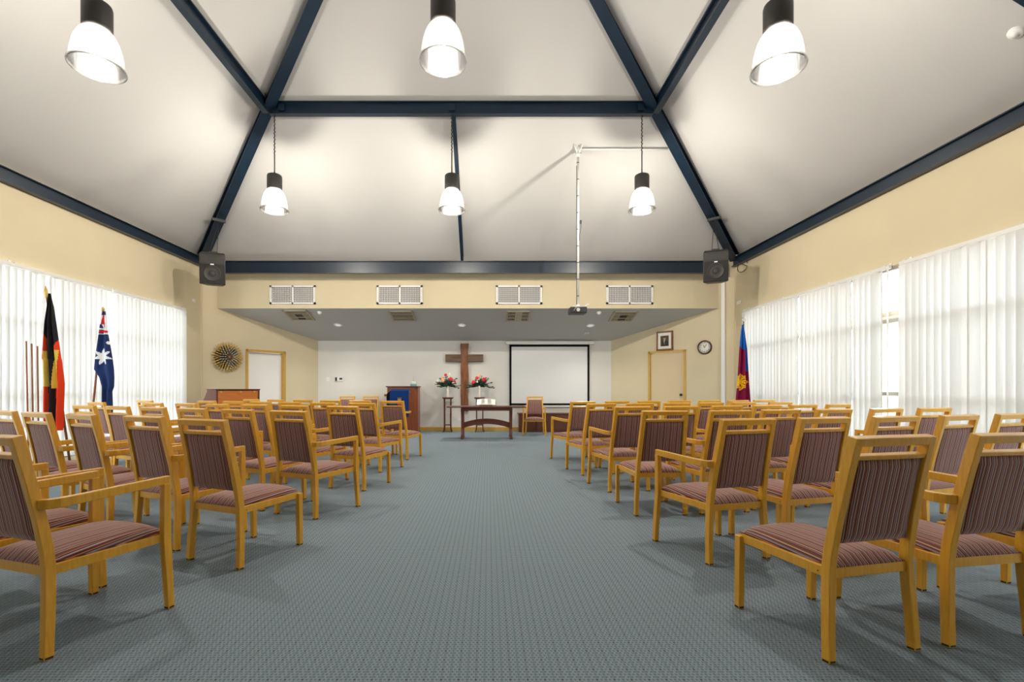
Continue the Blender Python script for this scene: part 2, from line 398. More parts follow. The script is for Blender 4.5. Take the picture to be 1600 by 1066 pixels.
# ================================================================ ROOF STEEL
def beam(bm, p0, p1, w, h, up=None, channel=0):
    p0, p1 = Vector(p0), Vector(p1); t = (p1-p0).normalized(); u = Vector(up) if up else Vector((0, 0, 1))
    u = (u-t*u.dot(t)).normalized(); x = t.cross(u).normalized()
    def bx(x0, x1, z0, z1):
        co = [p+x*a_+u*b_ for p in (p0, p1) for a_ in (x0, x1) for b_ in (z0, z1)]
        v = [bm.verts.new(c) for c in co]
        for f in ((0, 1, 3, 2), (4, 6, 7, 5), (0, 4, 5, 1), (2, 3, 7, 6), (0, 2, 6, 4), (1, 5, 7, 3)): bm.faces.new([v[i] for i in f])
    if not channel: bx(-w/2, w/2, 0, h)
    else:
        tt = .014
        bx(-w/2, w/2, 0, tt); bx(-w/2, w/2, h-tt, h)
        if channel == 2: bx(-tt/2, tt/2, tt, h-tt)
        elif channel == 1: bx(w/2-tt, w/2, tt, h-tt)
        else: bx(-w/2, -w/2+tt, tt, h-tt)
def steel(name, label, args, group, extra=None):
    bm = B()
    for a_ in args: beam(bm, *a_)
    if extra: extra(bm)
    return tag(obj(name, bm, steel_m), label, 'roof beam', group)
ap = Vector((XM, YC-HALF, ZE+PITCH*HALF))
G = 'dark blue steel roof beams'
steel('hip_rafter', 'dark blue steel hip rafter rising from the left speaker corner to the roof peak', [((XL+.06, YC-.06, ZE-.02), ap, .17, .18, None, 2)], G)
steel('hip_rafter', 'dark blue steel hip rafter rising from the right speaker corner to the roof peak', [((XR-.06, YC-.06, ZE-.02), ap, .17, .18, None, 2)], G)
zr = 5.673
def bolts(bm):
    for x in (XPL+.25, -.6, XPR-.25):
        box(bm, x-.05, x+.05, YP-.055, YP-.02, zr+.05, zr+.16)
steel('collar_beam', 'horizontal dark blue steel beam crossing high between the two hip rafters', [((XPL+.05, YP, zr), (XPR-.05, YP, zr), .10, .21, None, 2)], G, bolts)
steel('purlin_beam', 'dark blue steel beam running overhead toward the camera from the left rafter joint', [((XPL, YP-.05, zr), (XPL, -1.7, zr), .10, .19, None, 2)], G)
steel('purlin_beam', 'dark blue steel beam running overhead toward the camera from the right rafter joint', [((XPR, YP-.05, zr), (XPR, -1.7, zr), .10, .19, None, 2)], G)
steel('centre_rafter', 'slim dark blue rafter sloping down the middle of the far ceiling plane', [((-.585, YP+.05, zr+.02), (-.585, YC-.1, ZE-.03), .06, .17, None, 2)], G)
steel('eave_beam', 'long dark blue steel beam across the hall above the cream bulkhead', [((XL+.3, YC-.08, 3.71), (XR-.25, YC-.08, 3.71), .10, .27, None, 2)], G)
steel('eave_beam', 'dark blue steel beam along the top of the left window wall', [((XL+.05, YR0+.02, ZE-.14), (XL+.05, YC-.02, ZE-.14), .10, .19, None, 2)], G)
steel('eave_beam', 'dark blue steel beam along the top of the right window wall', [((XR-.05, YR0+.02, ZE-.14), (XR-.05, YC-.02, ZE-.14), .10, .19, None, 2)], G)
def zp(x): return ZE+PITCH*min(x-XL, XR-x)
steel('side_rafter', 'dark blue rafter just showing in the top right corner of the view', [((XR-.1, 4.13, zp(XR-.1)), (XPR+.06, 4.13, zp(XPR+.06)), .1, .14, None, 2)], G)

# ================================================================ VERTICAL BLINDS
def slat_mesh():
    bm = B(); n = 6; w = .127; z0, z1 = .13, WT-.06
    rows = []
    for i in range(n+1):
        u = i/n-.5; d = .011*(1-4*u*u)
        rows.append([bm.verts.new((u*w, d+t_, z)) for z in (z0, z1) for t_ in (0, .0012)])
    for i in range(n):
        a_, b_ = rows[i], rows[i+1]
        for q in ((0, 1), (1, 3), (3, 2), (2, 0)):
            bm.faces.new((a_[q[0]], a_[q[1]], b_[q[1]], b_[q[0]]))
    for r_ in (rows[0], rows[-1]): bm.faces.new((r_[0], r_[1], r_[3], r_[2]))
    bmesh.ops.recalc_face_normals(bm, faces=bm.faces)
    me = bpy.data.meshes.new('slat'); bm.to_mesh(me); bm.free(); me.materials.append(slat_m); return me
SLAT = slat_mesh()
def blind(x, s, y1, y0, label, ang, special={}, jit=6):
    t = thing('vertical_blind', label, 'blind', (x, (y0+y1)/2, 0), 0, 'vertical fabric window blinds')
    bm = B(); box(bm, -.02, .02, -(y1-y0)/2, (y1-y0)/2, WT-.055, WT-.005); bev(bm, .004, 1); obj('headrail', bm, white_m, t)
    bm = B(); n_ = max(2, int((y1-y0)/1.2))
    for i in range(n_+1):
        yy_ = -(y1-y0)/2+.08+(y1-y0-.16)*i/n_; xa_, xb_ = sorted((-.076*s, .02*s)); box(bm, xa_, xb_, yy_-.02, yy_+.02, WT-.006, WT+.004); xa_, xb_ = sorted((-.076*s, -.068*s)); box(bm, xa_, xb_, yy_-.02, yy_+.02, WT-.006, WT+.04)
    obj('wall_bracket', bm, white_m, t)
    y = y1-.06; k = 0
    while y > y0+.03:
        o = bpy.data.objects.new('slat', SLAT); C.objects.link(o); o.parent = t
        o.location = (0, y-(y0+y1)/2, 0)
        a_ = ang+random.uniform(-jit, jit)
        for (ya, yb), v in special.items():
            if ya < y < yb: a_ = v+random.uniform(-8, 8)
        o.rotation_euler = (0, 0, R(90+a_))
        y -= .1; k += 1
    return t
blind(XL+.075, 1, WLY+.02, 8.0, 'white vertical blind at the far end of the left window wall', -24)
blind(XL+.075, 1, 7.96, 3.2, 'white vertical blind behind the two leaning flags on the left window wall', -24, {(6.53, 6.64): 12, (6.9, 7.0): 10, (5.9, 6.0): 10})
blind(XL+.075, 1, 3.15, -1.6, 'white vertical blind on the left windows beside the camera', -24)
blind(XR-.075, -1, WRY+.02, 6.42, 'white vertical blind on the right windows from the far corner to the gap', 24, {(6.4, 6.65): -38, (8.25, 8.38): -12, (7.05, 7.18): -15, (7.5, 8.0): 44, (6.65, 7.0): 46}, 15)
blind(XR-.075, -1, 6.27, 1.6, 'white vertical blind on the right windows on the near side of the gap', 24, {(5.13, 5.22): -13, (5.32, 5.42): -12}, 10)
blind(XR-.075, -1, 1.55, -1.6, 'white vertical blind on the right windows beside the camera', 24)

# ================================================================ OUTDOORS (seen in the gaps of the blinds)
bm = B(); box(bm, -40, 40, -40, 45, -.35, -.15); tag(obj('paved_yard', bm, ground_m), 'pale paved ground outside beyond the window blinds', 'ground')['kind'] = 'structure'
bm = B(); box(bm, 11, 11.3, 3, 20, -.15, 3.2)
bo = thing('outside_building', 'cream building outside seen through the gap in the right blinds', 'building', (0, 0, 0))
obj('wall', bm, brick_m, bo)
for y in (6, 8.6, 11.2, 13.8, 16.4):
    bm = B(); box(bm, 10.96, 11.01, y, y+1.2, .8, 2.1); obj('window', bm, dark_glass, bo)
bm = B(); sweep(bm, [(10.7, 2.8, 3.2), (10.7, 20.2, 3.2)], .7, .12); obj('roof_edge', bm, alu_m, bo)
bm = B()
for i in range(260):
    p = Vector((8.6+random.uniform(-.35, .35), random.uniform(1, 7.2), random.uniform(-.1, 1.55)))
    bmesh.ops.create_icosphere(bm, subdivisions=1, radius=random.uniform(.12, .22), matrix=Matrix.Translation(p))
for v in bm.verts: v.co += Vector([random.uniform(-.05, .05) for _ in range(3)])
tag(obj('garden_hedge', bm, hedge_m), 'dark green hedge glimpsed between the right blind slats', 'hedge')

# ================================================================ CHAIRS
def make_chair(arms):
    kind = 'armchair' if arms else 'side_chair'
    t = thing(kind, '', 'chair')
    sx = [-1, 1]
    def post_pts(s):
        return [(s*.226, 0, 0), (s*.226, .002, .012), (s*.222, .008, .14), (s*.213, .016, .29), (s*.208, .018, .385), (s*.205, .012, .46), (s*.199, -.010, .60), (s*.193, -.042, .76), (s*.1875, -.106+.022, .947)]
    for s in sx:
        bm = B(); sweep(bm, post_pts(s), .035, [.038, .038, .039, .041, .042, .042, .042, .042, .042], endmi=1); bev(bm, .0035)
        obj('leg', bm, [wood_m, glide_m], t)
    for s in sx:
        bm = B()
        if arms:
            sweep(bm, [(s*.279, .51, 0), (s*.279, .51, .012), (s*.274, .506, .15), (s*.262, .502, .36), (s*.262, .502, .50), (s*.262, .502, .650)], .034, [.034, .034, .037, .042, .04, .038], endmi=1)
        else:
            sweep(bm, [(s*.226, .51, 0), (s*.226, .51, .012), (s*.226, .505, .38)], .034, [.034, .034, .038], endmi=1)
        bev(bm, .0035); obj('leg', bm, [wood_m, glide_m], t)
    bm = B(); fx = .245 if arms else .212
    for s in sx:
        sweep(bm, [(s*.207, .03, .365), (s*fx, .495, .367)], .024, .042, xa=(1, 0, 0)); 
        p = Vector((s*(.207+.0125), .058, .362)); tube(bm, [p, p+Vector((s*.0015, 0, 0))], .0045, 8, 1)
    sweep(bm, [(-.20, .020, .365), (.20, .020, .365)], .042, .024, xa=(0, 0, 1))
    sweep(bm, [(-fx, .50, .367), (fx, .50, .367)], .042, .024, xa=(0, 0, 1))
    bev(bm, .0025, 1); obj('seat_frame', bm, [wood_m, glide_m], t)
    # upholstered seat: superellipse grid, crowned
    bm = B(); nx, ny = 14, 14; top = []; bot = []
    for j in range(ny+1):
        v = j/ny; rt, rb = [], []
        hw = .192+(fx-.190)*v
        for i in range(nx+1):
            u = 2*i/nx-1; y = .010+.530*v
            eu = 1-abs(u)**5; ev = 1-abs(2*v-1)**6
            round_ = .012*(abs(u)**8)*(abs(2*v-1)**8)
            yy = y-(.02*abs(u)**3 if v > .5 else 0)*max(0, (v-.5)*2)
            z = .392+.030*min(1, (eu*ev)**.45 if eu*ev > 0 else 0)+.024*(1-u*u)*(1-(2*v-1)**2)**.5
            rt.append(bm.verts.new((u*(hw+.006)*(1-round_), yy, z))); rb.append(bm.verts.new((u*(hw+.002)*(1-round_), yy, .384)))
        top.append(rt); bot.append(rb)
    for j in range(ny):
        for i in range(nx):
            bm.faces.new((top[j][i], top[j][i+1], top[j+1][i+1], top[j+1][i])); bm.faces.new((bot[j][i], bot[j+1][i], bot[j+1][i+1], bot[j][i+1]))
    for j in range(ny):
        bm.faces.new((top[j][0], top[j+1][0], bot[j+1][0], bot[j][0])); bm.faces.new((top[j][-1], bot[j][-1], bot[j+1][-1], top[j+1][-1]))
    for i in range(nx):
        bm.faces.new((top[0][i], bot[0][i], bot[0][i+1], top[0][i+1])); bm.faces.new((top[-1][i], top[-1][i+1], bot[-1][i+1], bot[-1][i]))
    obj('seat_cushion', bm, fabric_m, t, smooth=True)
    # back: curve of the posts
    pp = post_pts(1)
    def py(z):
        for a_, b_ in zip(pp, pp[1:]):
            if a_[2] <= z <= b_[2]:
                k = (z-a_[2])/(b_[2]-a_[2]); return a_[1]+(b_[1]-a_[1])*k, a_[0]+(b_[0]-a_[0])*k
        return pp[-1][1], pp[-1][0]
    bm = B(); n = 10; m_ = 8; F_, K_ = [], []
    for j in range(n+1):
        z = .492+(.852-.492)*j/n; y, x = py(z); hw = x-.0185
        e = min(1, (1-abs(2*j/n-1)**8))
        rf, rk = [], []
        for i in range(m_+1):
            u = 2*i/m_-1; eu = (1-abs(u)**6)*e
            rf.append(bm.verts.new((u*hw, y+.010+.016*max(0, eu)**.5, z))); rk.append(bm.verts.new((u*hw, y-.006-.012*max(0, eu)**.5, z)))
        F_.append(rf); K_.append(rk)
    for j in range(n):
        for i in range(m_):
            bm.faces.new((F_[j][i], F_[j][i+1], F_[j+1][i+1], F_[j+1][i])); bm.faces.new((K_[j][i], K_[j+1][i], K_[j+1][i+1], K_[j][i+1]))
        bm.faces.new((F_[j][0], F_[j+1][0], K_[j+1][0], K_[j][0])); bm.faces.new((F_[j][-1], K_[j][-1], K_[j+1][-1], F_[j+1][-1]))
    for i in range(m_):
        bm.faces.new((F_[0][i], K_[0][i], K_[0][i+1], F_[0][i+1])); bm.faces.new((F_[-1][i], F_[-1][i+1], K_[-1][i+1], K_[-1][i]))
    obj('backrest_pad', bm, fabric_m, t, smooth=True)
    def rail(name, z, h, d, mm=wood_m, ex=.0):
        y, x = py(z); bm = B(); dy = (py(z+.02)[0]-py(z-.02)[0])
        tl = Vector((0, dy, .04)).normalized()
        sweep(bm, [(-x+.016-ex, y, z), (x-.016+ex, y, z)], h, d, xa=tuple(tl)); bev(bm, .003, 1)
        return obj(name, bm, mm, t)
    rail('top_rail', .929, .036, .042, ex=.004)
    rail('middle_rail', .863, .020, .034)
    if arms:
        for s in sx:
            yb = py(.655)[0]; xb = py(.655)[1]
            bm = B()
            sweep(bm, [(s*(xb+.012), yb+.005, .655), (s*(xb+.040), yb+.022, .655), (s*(xb+.056), yb+.055, .656), (s*(xb+.062), yb+.11, .657), (s*.262, .40, .664), (s*.262, .521, .666)], .042, .028, xa=(0, 0, 1))
            for v in bm.verts: pass
            bev(bm, .004); obj('armrest', bm, wood_m, t)
    return t
PROTO = {1: make_chair(True), 0: make_chair(False)}
USED = {0: False, 1: False}
def dup(root):
    r = root.copy(); C.objects.link(r)
    for ch in root.children:
        c = ch.copy(); C.objects.link(c); c.parent = r
    return r
def place_chair(x, y, deg, arms, label, group):
    r = PROTO[arms]
    if USED[arms]: r = dup(r)
    USED[arms] = True
    r.location = (x, y, 0); r.rotation_euler = (0, 0, R(deg)); r['label'] = label; r['category'] = 'chair'; r['group'] = group
    return r
RIGHT = [
 [(1.64, 2.02, 12.5, 0), (2.26, 2.13, 9.4, 1), (2.90, 2.24, 9.4, 0)],
 [(1.65, 3.12, 14.7, 1), (2.24, 3.26, 13.5, 0), (2.84, 3.4, 14.8, 1), (3.45, 3.57, 18.8, 0), (4.05, 3.75, 18.7, 1)],
 [(1.55, 4.25, 3.5, 0), (2.16, 4.33, 9.9, 1), (2.71, 4.49, 12.1, 0), (3.29, 4.61, 13.7, 1), (3.9, 4.74, 16.2, 0), (4.5, 4.87, 12.8, 1)],
 [(1.56, 5.24, 8.7, 1), (2.13, 5.35, 11.7, 0), (2.71, 5.49, 15.4, 1), (3.27, 5.67, 17.4, 0), (3.83, 5.86, 17.2, 1), (4.4, 6.06, 18.6, 0)],
 [(1.46, 6.28, 14.6, 0), (2.02, 6.45, 15.5, 1), (2.58, 6.61, 15.8, 0), (3.13, 6.78, 15.2, 1), (3.69, 6.96, 14.3, 0), (4.3, 7.08, 15.1, 1)],
 [(1.43, 7.34, 15.1, 1), (2.0, 7.51, 16.2, 0), (2.56, 7.68, 16.1, 1), (3.12, 7.85, 15.5, 0), (3.69, 8.01, 13.9, 1), (4.25, 8.16, 12.1, 0), (4.81, 8.35, 8, 1)]]
LEFT = [
 [(-2.08, 2.06, -17.2, 1), (-2.66, 2.34, -20.6, 1)],
 [(-1.78, 3.07, -21.8, 0), (-2.4, 3.41, -22.9, 1), (-3.06, 3.67, -27.6, 1), (-3.66, 3.94, -25.2, 1), (-4.22, 4.23, -25.3, 0)],
 [(-1.72, 4.22, -22.9, 1), (-2.32, 4.51, -24.7, 0), (-2.92, 4.79, -24.9, 1), (-3.51, 5.07, -24.2, 0), (-4.09, 5.33, -23.6, 1), (-4.67, 5.58, -23.2, 0)],
 [(-1.6, 5.35, -20.4, 0), (-2.23, 5.58, -22.8, 1), (-2.82, 5.85, -24.8, 0), (-3.42, 6.1, -25.4, 1), (-3.99, 6.37, -25.0, 0), (-4.59, 6.59, -23.9, 1)],
 [(-1.69, 6.51, -18.3, 1), (-2.3, 6.72, -20.9, 0), (-2.87, 6.98, -22.9, 1), (-3.42, 7.24, -23.2, 0), (-3.98, 7.5, -22.7, 1), (-4.54, 7.76, -23.8, 0)],
 [(-1.52, 7.65, -16.6, 0), (-2.09, 7.86, -18.9, 1), (-2.65, 8.09, -21.3, 0), (-3.21, 8.34, -23.5, 1), (-3.79, 8.59, -25.0, 0), (-4.37, 8.86, -25.9, 1)]]
RN = ['nearest row', 'second row from camera', 'third row from camera', 'fourth row from camera', 'fifth row from camera', 'farthest row']
CN = ['aisle end', 'second from aisle', 'third from aisle', 'fourth from aisle', 'fifth from aisle', 'sixth from aisle', 'seventh from aisle']
for side, rows in (('left', LEFT), ('right', RIGHT)):
    for i, row in enumerate(rows):
        for j, (x, y, d, a_) in enumerate(row):
            place_chair(x, y, d, a_, 'honey-wood striped %s, %s block, %s, %s' % ('armchair' if a_ else 'armless chair', side, RN[i], CN[j]), 'striped chairs of the %s block' % side)
S_ = 'chairs standing apart from the rows'
place_chair(-5.72, 8.0, -25, 0, 'striped chair by left windows, just right of the white-starred flag', S_)
place_chair(-5.62, 6.9, -25, 0, 'striped chair half hidden behind the white-starred flag by the left windows', S_)
place_chair(*(at(835.5, 600, 12.0).xy), 173, 1, 'single armchair facing the camera beside the table, below the projection screen', S_)
place_chair(*(at(541.5, 600, 12.5).xy), 180, 0, 'brown chair against the far wall, left one of two beside the lectern', S_)
place_chair(*(at(578.5, 600, 12.5).xy), 180, 0, 'brown chair against the far wall, the one nearer the lectern', S_)

# ================================================================ PENDANT LAMPS
def make_lamp():
    t = thing('pendant_lamp', '', 'lamp')
    bm = B(); lathe(bm, [(.0, .585), (.09, .585), (.112, .572), (.118, .55), (.118, .36), (.112, .335), (.10, .33), (0, .33)], 32); obj('housing', bm, lamp_black, t)
    bm = B(); prof = [(.105, .335), (.123, .322), (.150, .285), (.172, .235), (.189, .17), (.201, .10), (.208, .04), (.212, .0)]
    lathe(bm, prof, 96, rib=.006); sh = obj('glass_shade', bm, shade_m, t)
    bm = B(); lathe(bm, [(.210, .012), (.222, .010), (.224, .0), (.220, -.010), (.210, -.008), (.210, .012)], 48); obj('rim', bm, shade_m, sh)
    bm = B(); lathe(bm, [(0, .19), (.025, .195), (.040, .215), (.043, .24), (.036, .275), (.024, .30), (.022, .33)], 20); obj('bulb', bm, bulb_m, t)
    ld = bpy.data.lights.new('lamp_light', 'POINT'); ld.energy = LAMP_W; ld.color = (1, .93, .82); ld.shadow_soft_size = .045
    o = bpy.data.objects.new('lamp_light', ld); C.objects.link(o); o.parent = t; o.location = (0, 0, .14)
    return t
lp = None
def dup2(o, parent=None):
    c = o.copy(); C.objects.link(c); c.parent = parent
    for ch in o.children: dup2(ch, c)
    return c
LAMPS = [(-3.54, 7.83, 4.10, 'pendant lamp with ribbed glass shade, far row, left of the three'), (-.606, 7.83, 4.10, 'pendant lamp with ribbed glass shade, far row, hanging before the centre rafter'),
 (2.54, 7.83, 4.10, 'pendant lamp with ribbed glass shade, far row, right of the projector pole'), (-3.58, 4.33, 4.08, 'large near pendant lamp at the top left of the view'),
 (-.425, 4.43, 4.21, 'large near pendant lamp at the top centre of the view'), (2.57, 4.2, 3.98, 'large near pendant lamp at the top right of the view')]
def roof_z(x, y): return ZE+OFF+PITCH*min(x-XL, XR-x, YC-y)
for x, y, z, lab in LAMPS:
    if lp is None: lp = t = make_lamp()
    else:
        t = dup2(lp)
        for ch in list(t.children):
            if ch.name.startswith('power_cord'): bpy.data.objects.remove(ch)
    t.location = (x, y, z); t['label'] = lab; t['category'] = 'lamp'; t['group'] = 'pendant lamps'
    L_ = (5.67 if y > 7 else roof_z(x, y)-.01)-z
    bm = B(); pts = []
    n = 40
    for i in range(n+1):
        h = .58+(L_-.58)*i/n; tw = .008 if i > n*.35 else 0
        pts.append((tw*math.cos(i*2.4), tw*math.sin(i*2.4), h))
    tube(bm, pts, .010, 6); tube(bm, [(0, 0, .57), (0, 0, .63)], [.03, .012], 12)
    obj('power_cord', bm, rope_m, t)

# ================================================================ SPEAKERS
def speaker(loc, rz, tilt, label, hipx):
    t = thing('wall_speaker', label, 'speaker', loc, 0, 'hanging loudspeakers')
    M_ = Matrix.Rotation(rz, 4, 'Z') @ Matrix.Rotation(tilt, 4, 'X')       # front faces local -y
    w, h = .225, .31
    bm = B()
    v = [M_ @ Vector(c) for c in ((-w, -.17, -h), (w, -.17, -h), (w*.62, .17, -h), (-w*.62, .17, -h), (-w, -.17, h*.86), (w, -.17, h*.86), (w*.62, .17, h), (-w*.62, .17, h), (-w*.9, -.10, h), (w*.9, -.10, h))]
    v = [bm.verts.new(c) for c in v]
    for f in ((0, 3, 2, 1), (0, 1, 5, 4), (1, 2, 6, 9, 5), (2, 3, 7, 6), (3, 0, 4, 8, 7), (8, 9, 6, 7), (4, 5, 9, 8)): bm.faces.new([v[i] for i in f])
    bev(bm, .008, 2, 20); obj('cabinet', bm, black_m, t)
    bm = B(); box(bm, -w*.93, w*.93, -.182, -.168, -h*.96, h*.28, 0, M_); bev(bm, .004, 1); obj('grille', bm, grille_m, t)
    bm = B(); lathe(bm, [(.0, .0), (.04, .004), (.045, -.002), (.13, .003), (.135, .008), (.15, .008), (.152, 0)], 32, mtx=M_ @ Matrix.Translation((0, -.183, -.10)) @ Matrix.Rotation(R(90), 4, 'X')); obj('woofer', bm, cone_m, t)
    # horn: recessed flare
    bm = B(); c = [(-w*.9, -.176, h*.34), (w*.9, -.176, h*.34), (w*.9, -.176, h*.80), (-w*.9, -.176, h*.80)]; i_ = [(-w*.3, -.168, h*.45), (w*.3, -.168, h*.45), (w*.3, -.168, h*.68), (-w*.3, -.168, h*.68)]
    a_ = [bm.verts.new(M_ @ Vector(p)) for p in c]; b_ = [bm.verts.new(M_ @ Vector((p[0], p[1]-.004, p[2]))) for p in i_]
    for k in range(4):
        f = bm.faces.new((a_[k], a_[(k+1) % 4], b_[(k+1) % 4], b_[k])); f.material_index = 1 if k in (1, 3) else 0
    bm.faces.new(b_); obj('horn', bm, [black_m, cone_m], t)
    bm = B(); box(bm, -.03, .03, -.187, -.181, h*.20, h*.27, 0, M_); obj('badge', bm, white_m, t)
    bm = B(); top = hipx
    for s in (-1, 1):
        tube(bm, [top, M_ @ Vector((s*.06, -.02, h+.02))], .006, 6)
    box(bm, -.07, .07, -.05, .03, h, h+.03, 0, M_)
    d = Vector((1, 1 if rz > 0 else -1, 0)).normalized()
    sweep(bm, [top+d*-.12+Vector((0, 0, .03)), top+d*.12+Vector((0, 0, .03))], .05, .05, xa=(0, 0, 1))
    obj('hanging_bracket', bm, black_m, t)
sl = at(334, 421, 9.35); sr = at(1117.5, 417, 9.35)
speaker(sl, R(22), R(6), 'black loudspeaker hanging from the left hip rafter', Vector((-5.42-sl.x, 9.66-9.35-.15, 4.5-sl.z)))
speaker(sr, R(-22), R(6), 'black loudspeaker hanging from the right hip rafter', Vector((4.53-sr.x, 9.66-9.35-.15, 4.53-sr.z)))
bm = B(); p = at(1160, 411, 10.2); pts = [at(1150, 409, 10.1)+Vector((0, .0, 0))]
for i in range(16):
    q = R(200+i*22); pts.append(Vector((XR-.03, 10.25, 3.80))+Vector((0, .20*math.cos(q), .12*math.sin(q))))
tube(bm, pts, .007, 6); tag(obj('loose_cable', bm, rope_m), 'coil of black cable under the eave beam beside the right speaker', 'cable')

# ================================================================ BULKHEAD GRILLES
for (x0, x1, lab) in ((422, 493.5, 'leftmost'), (589, 660.5, 'second from left'), (775, 847, 'third from left'), (947, 1020, 'rightmost')):
    a0 = at(x0, 475.5, YK); a1 = at(x1, 446.5, YK); w = (a1.x-a0.x)/2; h = (a1.z-a0.z)/2
    t = thing('air_grille', 'white rectangular air grille on the cream bulkhead, %s of four' % lab, 'vent', ((a0.x+a1.x)/2, YK, (a0.z+a1.z)/2), 0, 'bulkhead air grilles')
    bm = B(); box(bm, -w+.03, w-.03, -.006, -.001, -h+.03, h-.03); obj('backing', bm, vent_dark, t)
    bm = B()
    for q in ((-w, -w+.045, -h, h), (w-.045, w, -h, h), (-w, w, -h, -h+.04), (-w, w, h-.04, h), (-.018, .018, -h, h)): box(bm, q[0], q[1], -.03, -.001, q[2], q[3])
    obj('frame', bm, white_m, t)
    bm = B(); x = -w+.06
    while x < w-.05:
        box(bm, x-.005, x+.005, -.022, -.012, -h+.03, h-.03); x += .0375
    z = -h+.075
    while z < h-.05:
        box(bm, -w+.03, w-.03, -.024, -.010, z-.006, z+.006); z += .045
    obj('louvres', bm, white_m, t)
# ---- fittings on the raked ceiling
TH = math.atan(SL)
def on_alc(px, py):
    k = (HY-py)/F; Y = (ZK-EYE-YK*SL)/(k-SL); return Vector(((px-CX)*Y/F, Y, EYE+k*Y))
for px, py_, lab, kk in ((467.5, 492.5, 'leftmost', 0), (629, 493.5, 'second from left', 1), (809, 493.8, 'third from left', 2), (974, 494, 'rightmost', 0)):
    p = on_alc(px, py_); t = thing('ceiling_vent', 'beige louvred square vent in the alcove ceiling, %s of four' % lab, 'vent', p, 0, 'alcove ceiling vents'); t.rotation_euler = (TH, 0, 0)
    s = .285; bm = B(); box(bm, -s+.02, s-.02, -s+.02, s-.02, -.006, -.001); obj('backing', bm, vent_dark, t)
    bm = B()
    for q in ((-s, s, -s, -s+.035), (-s, s, s-.035, s), (-s, -s+.035, -s, s), (s-.035, s, -s, s)): box(bm, *q, -.022, -.001)
    obj('frame', bm, vent_beige, t)
    bm = B()
    if kk == 2: box(bm, -.07, .09, -s+.03, s-.03, -.02, -.005)
    for i in range(15):
        x = -s+.05+i*(2*s-.1)/14; yy = (-s+.03, s-.03) if kk else ((-s+.03, -.1) if abs(x) < .1 else (-s+.03, s-.03))
        box(bm, x-.007, x+.007, yy[0], yy[1], -.018, -.006)
    for y in (-.1, .1): box(bm, -s+.03, s-.03, y-.01, y+.01, -.02, -.006)
    obj('louvres', bm, vent_beige, t)
for px, py_, lab in ((528, 507.5, 'left of the three'), (721.5, 508, 'above the cross'), (922.5, 508.5, 'above the projection screen')):
    p = on_alc(px, py_); t = thing('downlight', 'small round recessed downlight in the alcove ceiling, ' + lab, 'light', p, 0, 'alcove downlights'); t.rotation_euler = (TH, 0, 0)
    bm = B(); lathe(bm, [(.105, -.001), (.10, -.014), (.075, -.018), (.07, -.004)], 28); obj('trim_ring', bm, white_m, t)
    bm = B(); lathe(bm, [(.07, -.006), (.045, -.012), (0, -.010)], 24); obj('lens', bm, lens_m, t)
    ld = bpy.data.lights.new('downlight_beam', 'SPOT'); ld.energy = 90; ld.spot_size = R(150); ld.spot_blend = 1; ld.shadow_soft_size = .06; ld.color = (1, .94, .85)
    o = bpy.data.objects.new('downlight_beam', ld); C.objects.link(o); o.parent = t; o.location = (0, 0, -.03)
for px, py_, lab in ((499.5, 487.5, 'left alcove vent'), (936, 487.8, 'right alcove vent')):
    p = on_alc(px, py_); bm = B(); lathe(bm, [(.055, -.001), (.055, -.02), (.035, -.045), (.02, -.06), (0, -.062)], 20)
    o = tag(obj('ceiling_sensor', bm, white_m), 'small white sensor dome beside the ' + lab, 'sensor', 'white ceiling sensors'); o.location = p; o.rotation_euler = (TH, 0, 0)
p = on_alc(916, 520); bm = B(); box(bm, -.07, .07, -.05, .05, -.035, -.001); bev(bm, .008)
o = tag(obj('motion_detector', bm, grey_m), 'small grey box on the alcove ceiling in front of the screen', 'sensor'); o.location = p; o.rotation_euler = (TH, 0, 0)
# smoke detector on the right roof plane
bm = B(); lathe(bm, [(.062, 0), (.062, -.018), (.05, -.03), (.03, -.032), (.028, -.045), (0, -.047)], 24)
o = tag(obj('smoke_detector', bm, white_m), 'white smoke detector on the right ceiling slope near the top corner', 'smoke detector')
_k = (HY-50)/F; _m = (1588-CX)/F; _Y = (ZE+OFF+PITCH*XR-EYE)/(_k+PITCH*_m); o.location = (_m*_Y, _Y, EYE+_k*_Y); o.rotation_euler = (0, math.atan(PITCH), 0)

# ================================================================ PROJECTOR
Yp = 8.52; top = at(903, 235, Yp); zt = roof_z(top.x, Yp)
t = thing('ceiling_projector', 'dark projector hanging from the ceiling on a long white pole', 'projector', (top.x, Yp, 0))
zp_ = at(903, 485, Yp).z
bm = B(); tube(bm, [(0, 0, zp_+.08), (0, 0, zt-.08)], .022, 12); obj('pole', bm, white_m, t)
bm = B()
for z in [zp_+.25+i*.3 for i in range(9)]: tube(bm, [(0, 0, z), (0, 0, z+.012)], .0245, 12)
pts = [(-.026, -.01, zp_+.1+i*.1) for i in range(int((zt-zp_-.3)/.1))]; tube(bm, pts, .005, 6)
zc_ = at(903, 350, Yp).z
tube(bm, [(.05, -.01, zc_), (.055, -.01, zc_-.05), (.03, -.01, zc_-.2), (.026, -.01, zc_-.3)], .005, 6); tube(bm, [(.05, -.01, zc_+.06), (.05, -.01, zc_)], .016, 8)
obj('cables', bm, rope_m, t)
bm = B()
for q in range(4):
    a_ = R(45+90*q); tube(bm, [(0, 0, zt-.14), (.10*math.cos(a_), .10*math.sin(a_), zt-.03+(-PITCH*.10*math.sin(a_)))], .012, 8)
tube(bm, [(0, 0, zt-.17), (0, 0, zt-.1)], .034, 12); obj('ceiling_mount', bm, white_m, t)
bm = B(); box(bm, -.16, .14, -.13, .13, zp_-.07, zp_+.045); bev(bm, .018, 3); obj('projector_body', bm, black_m, t)
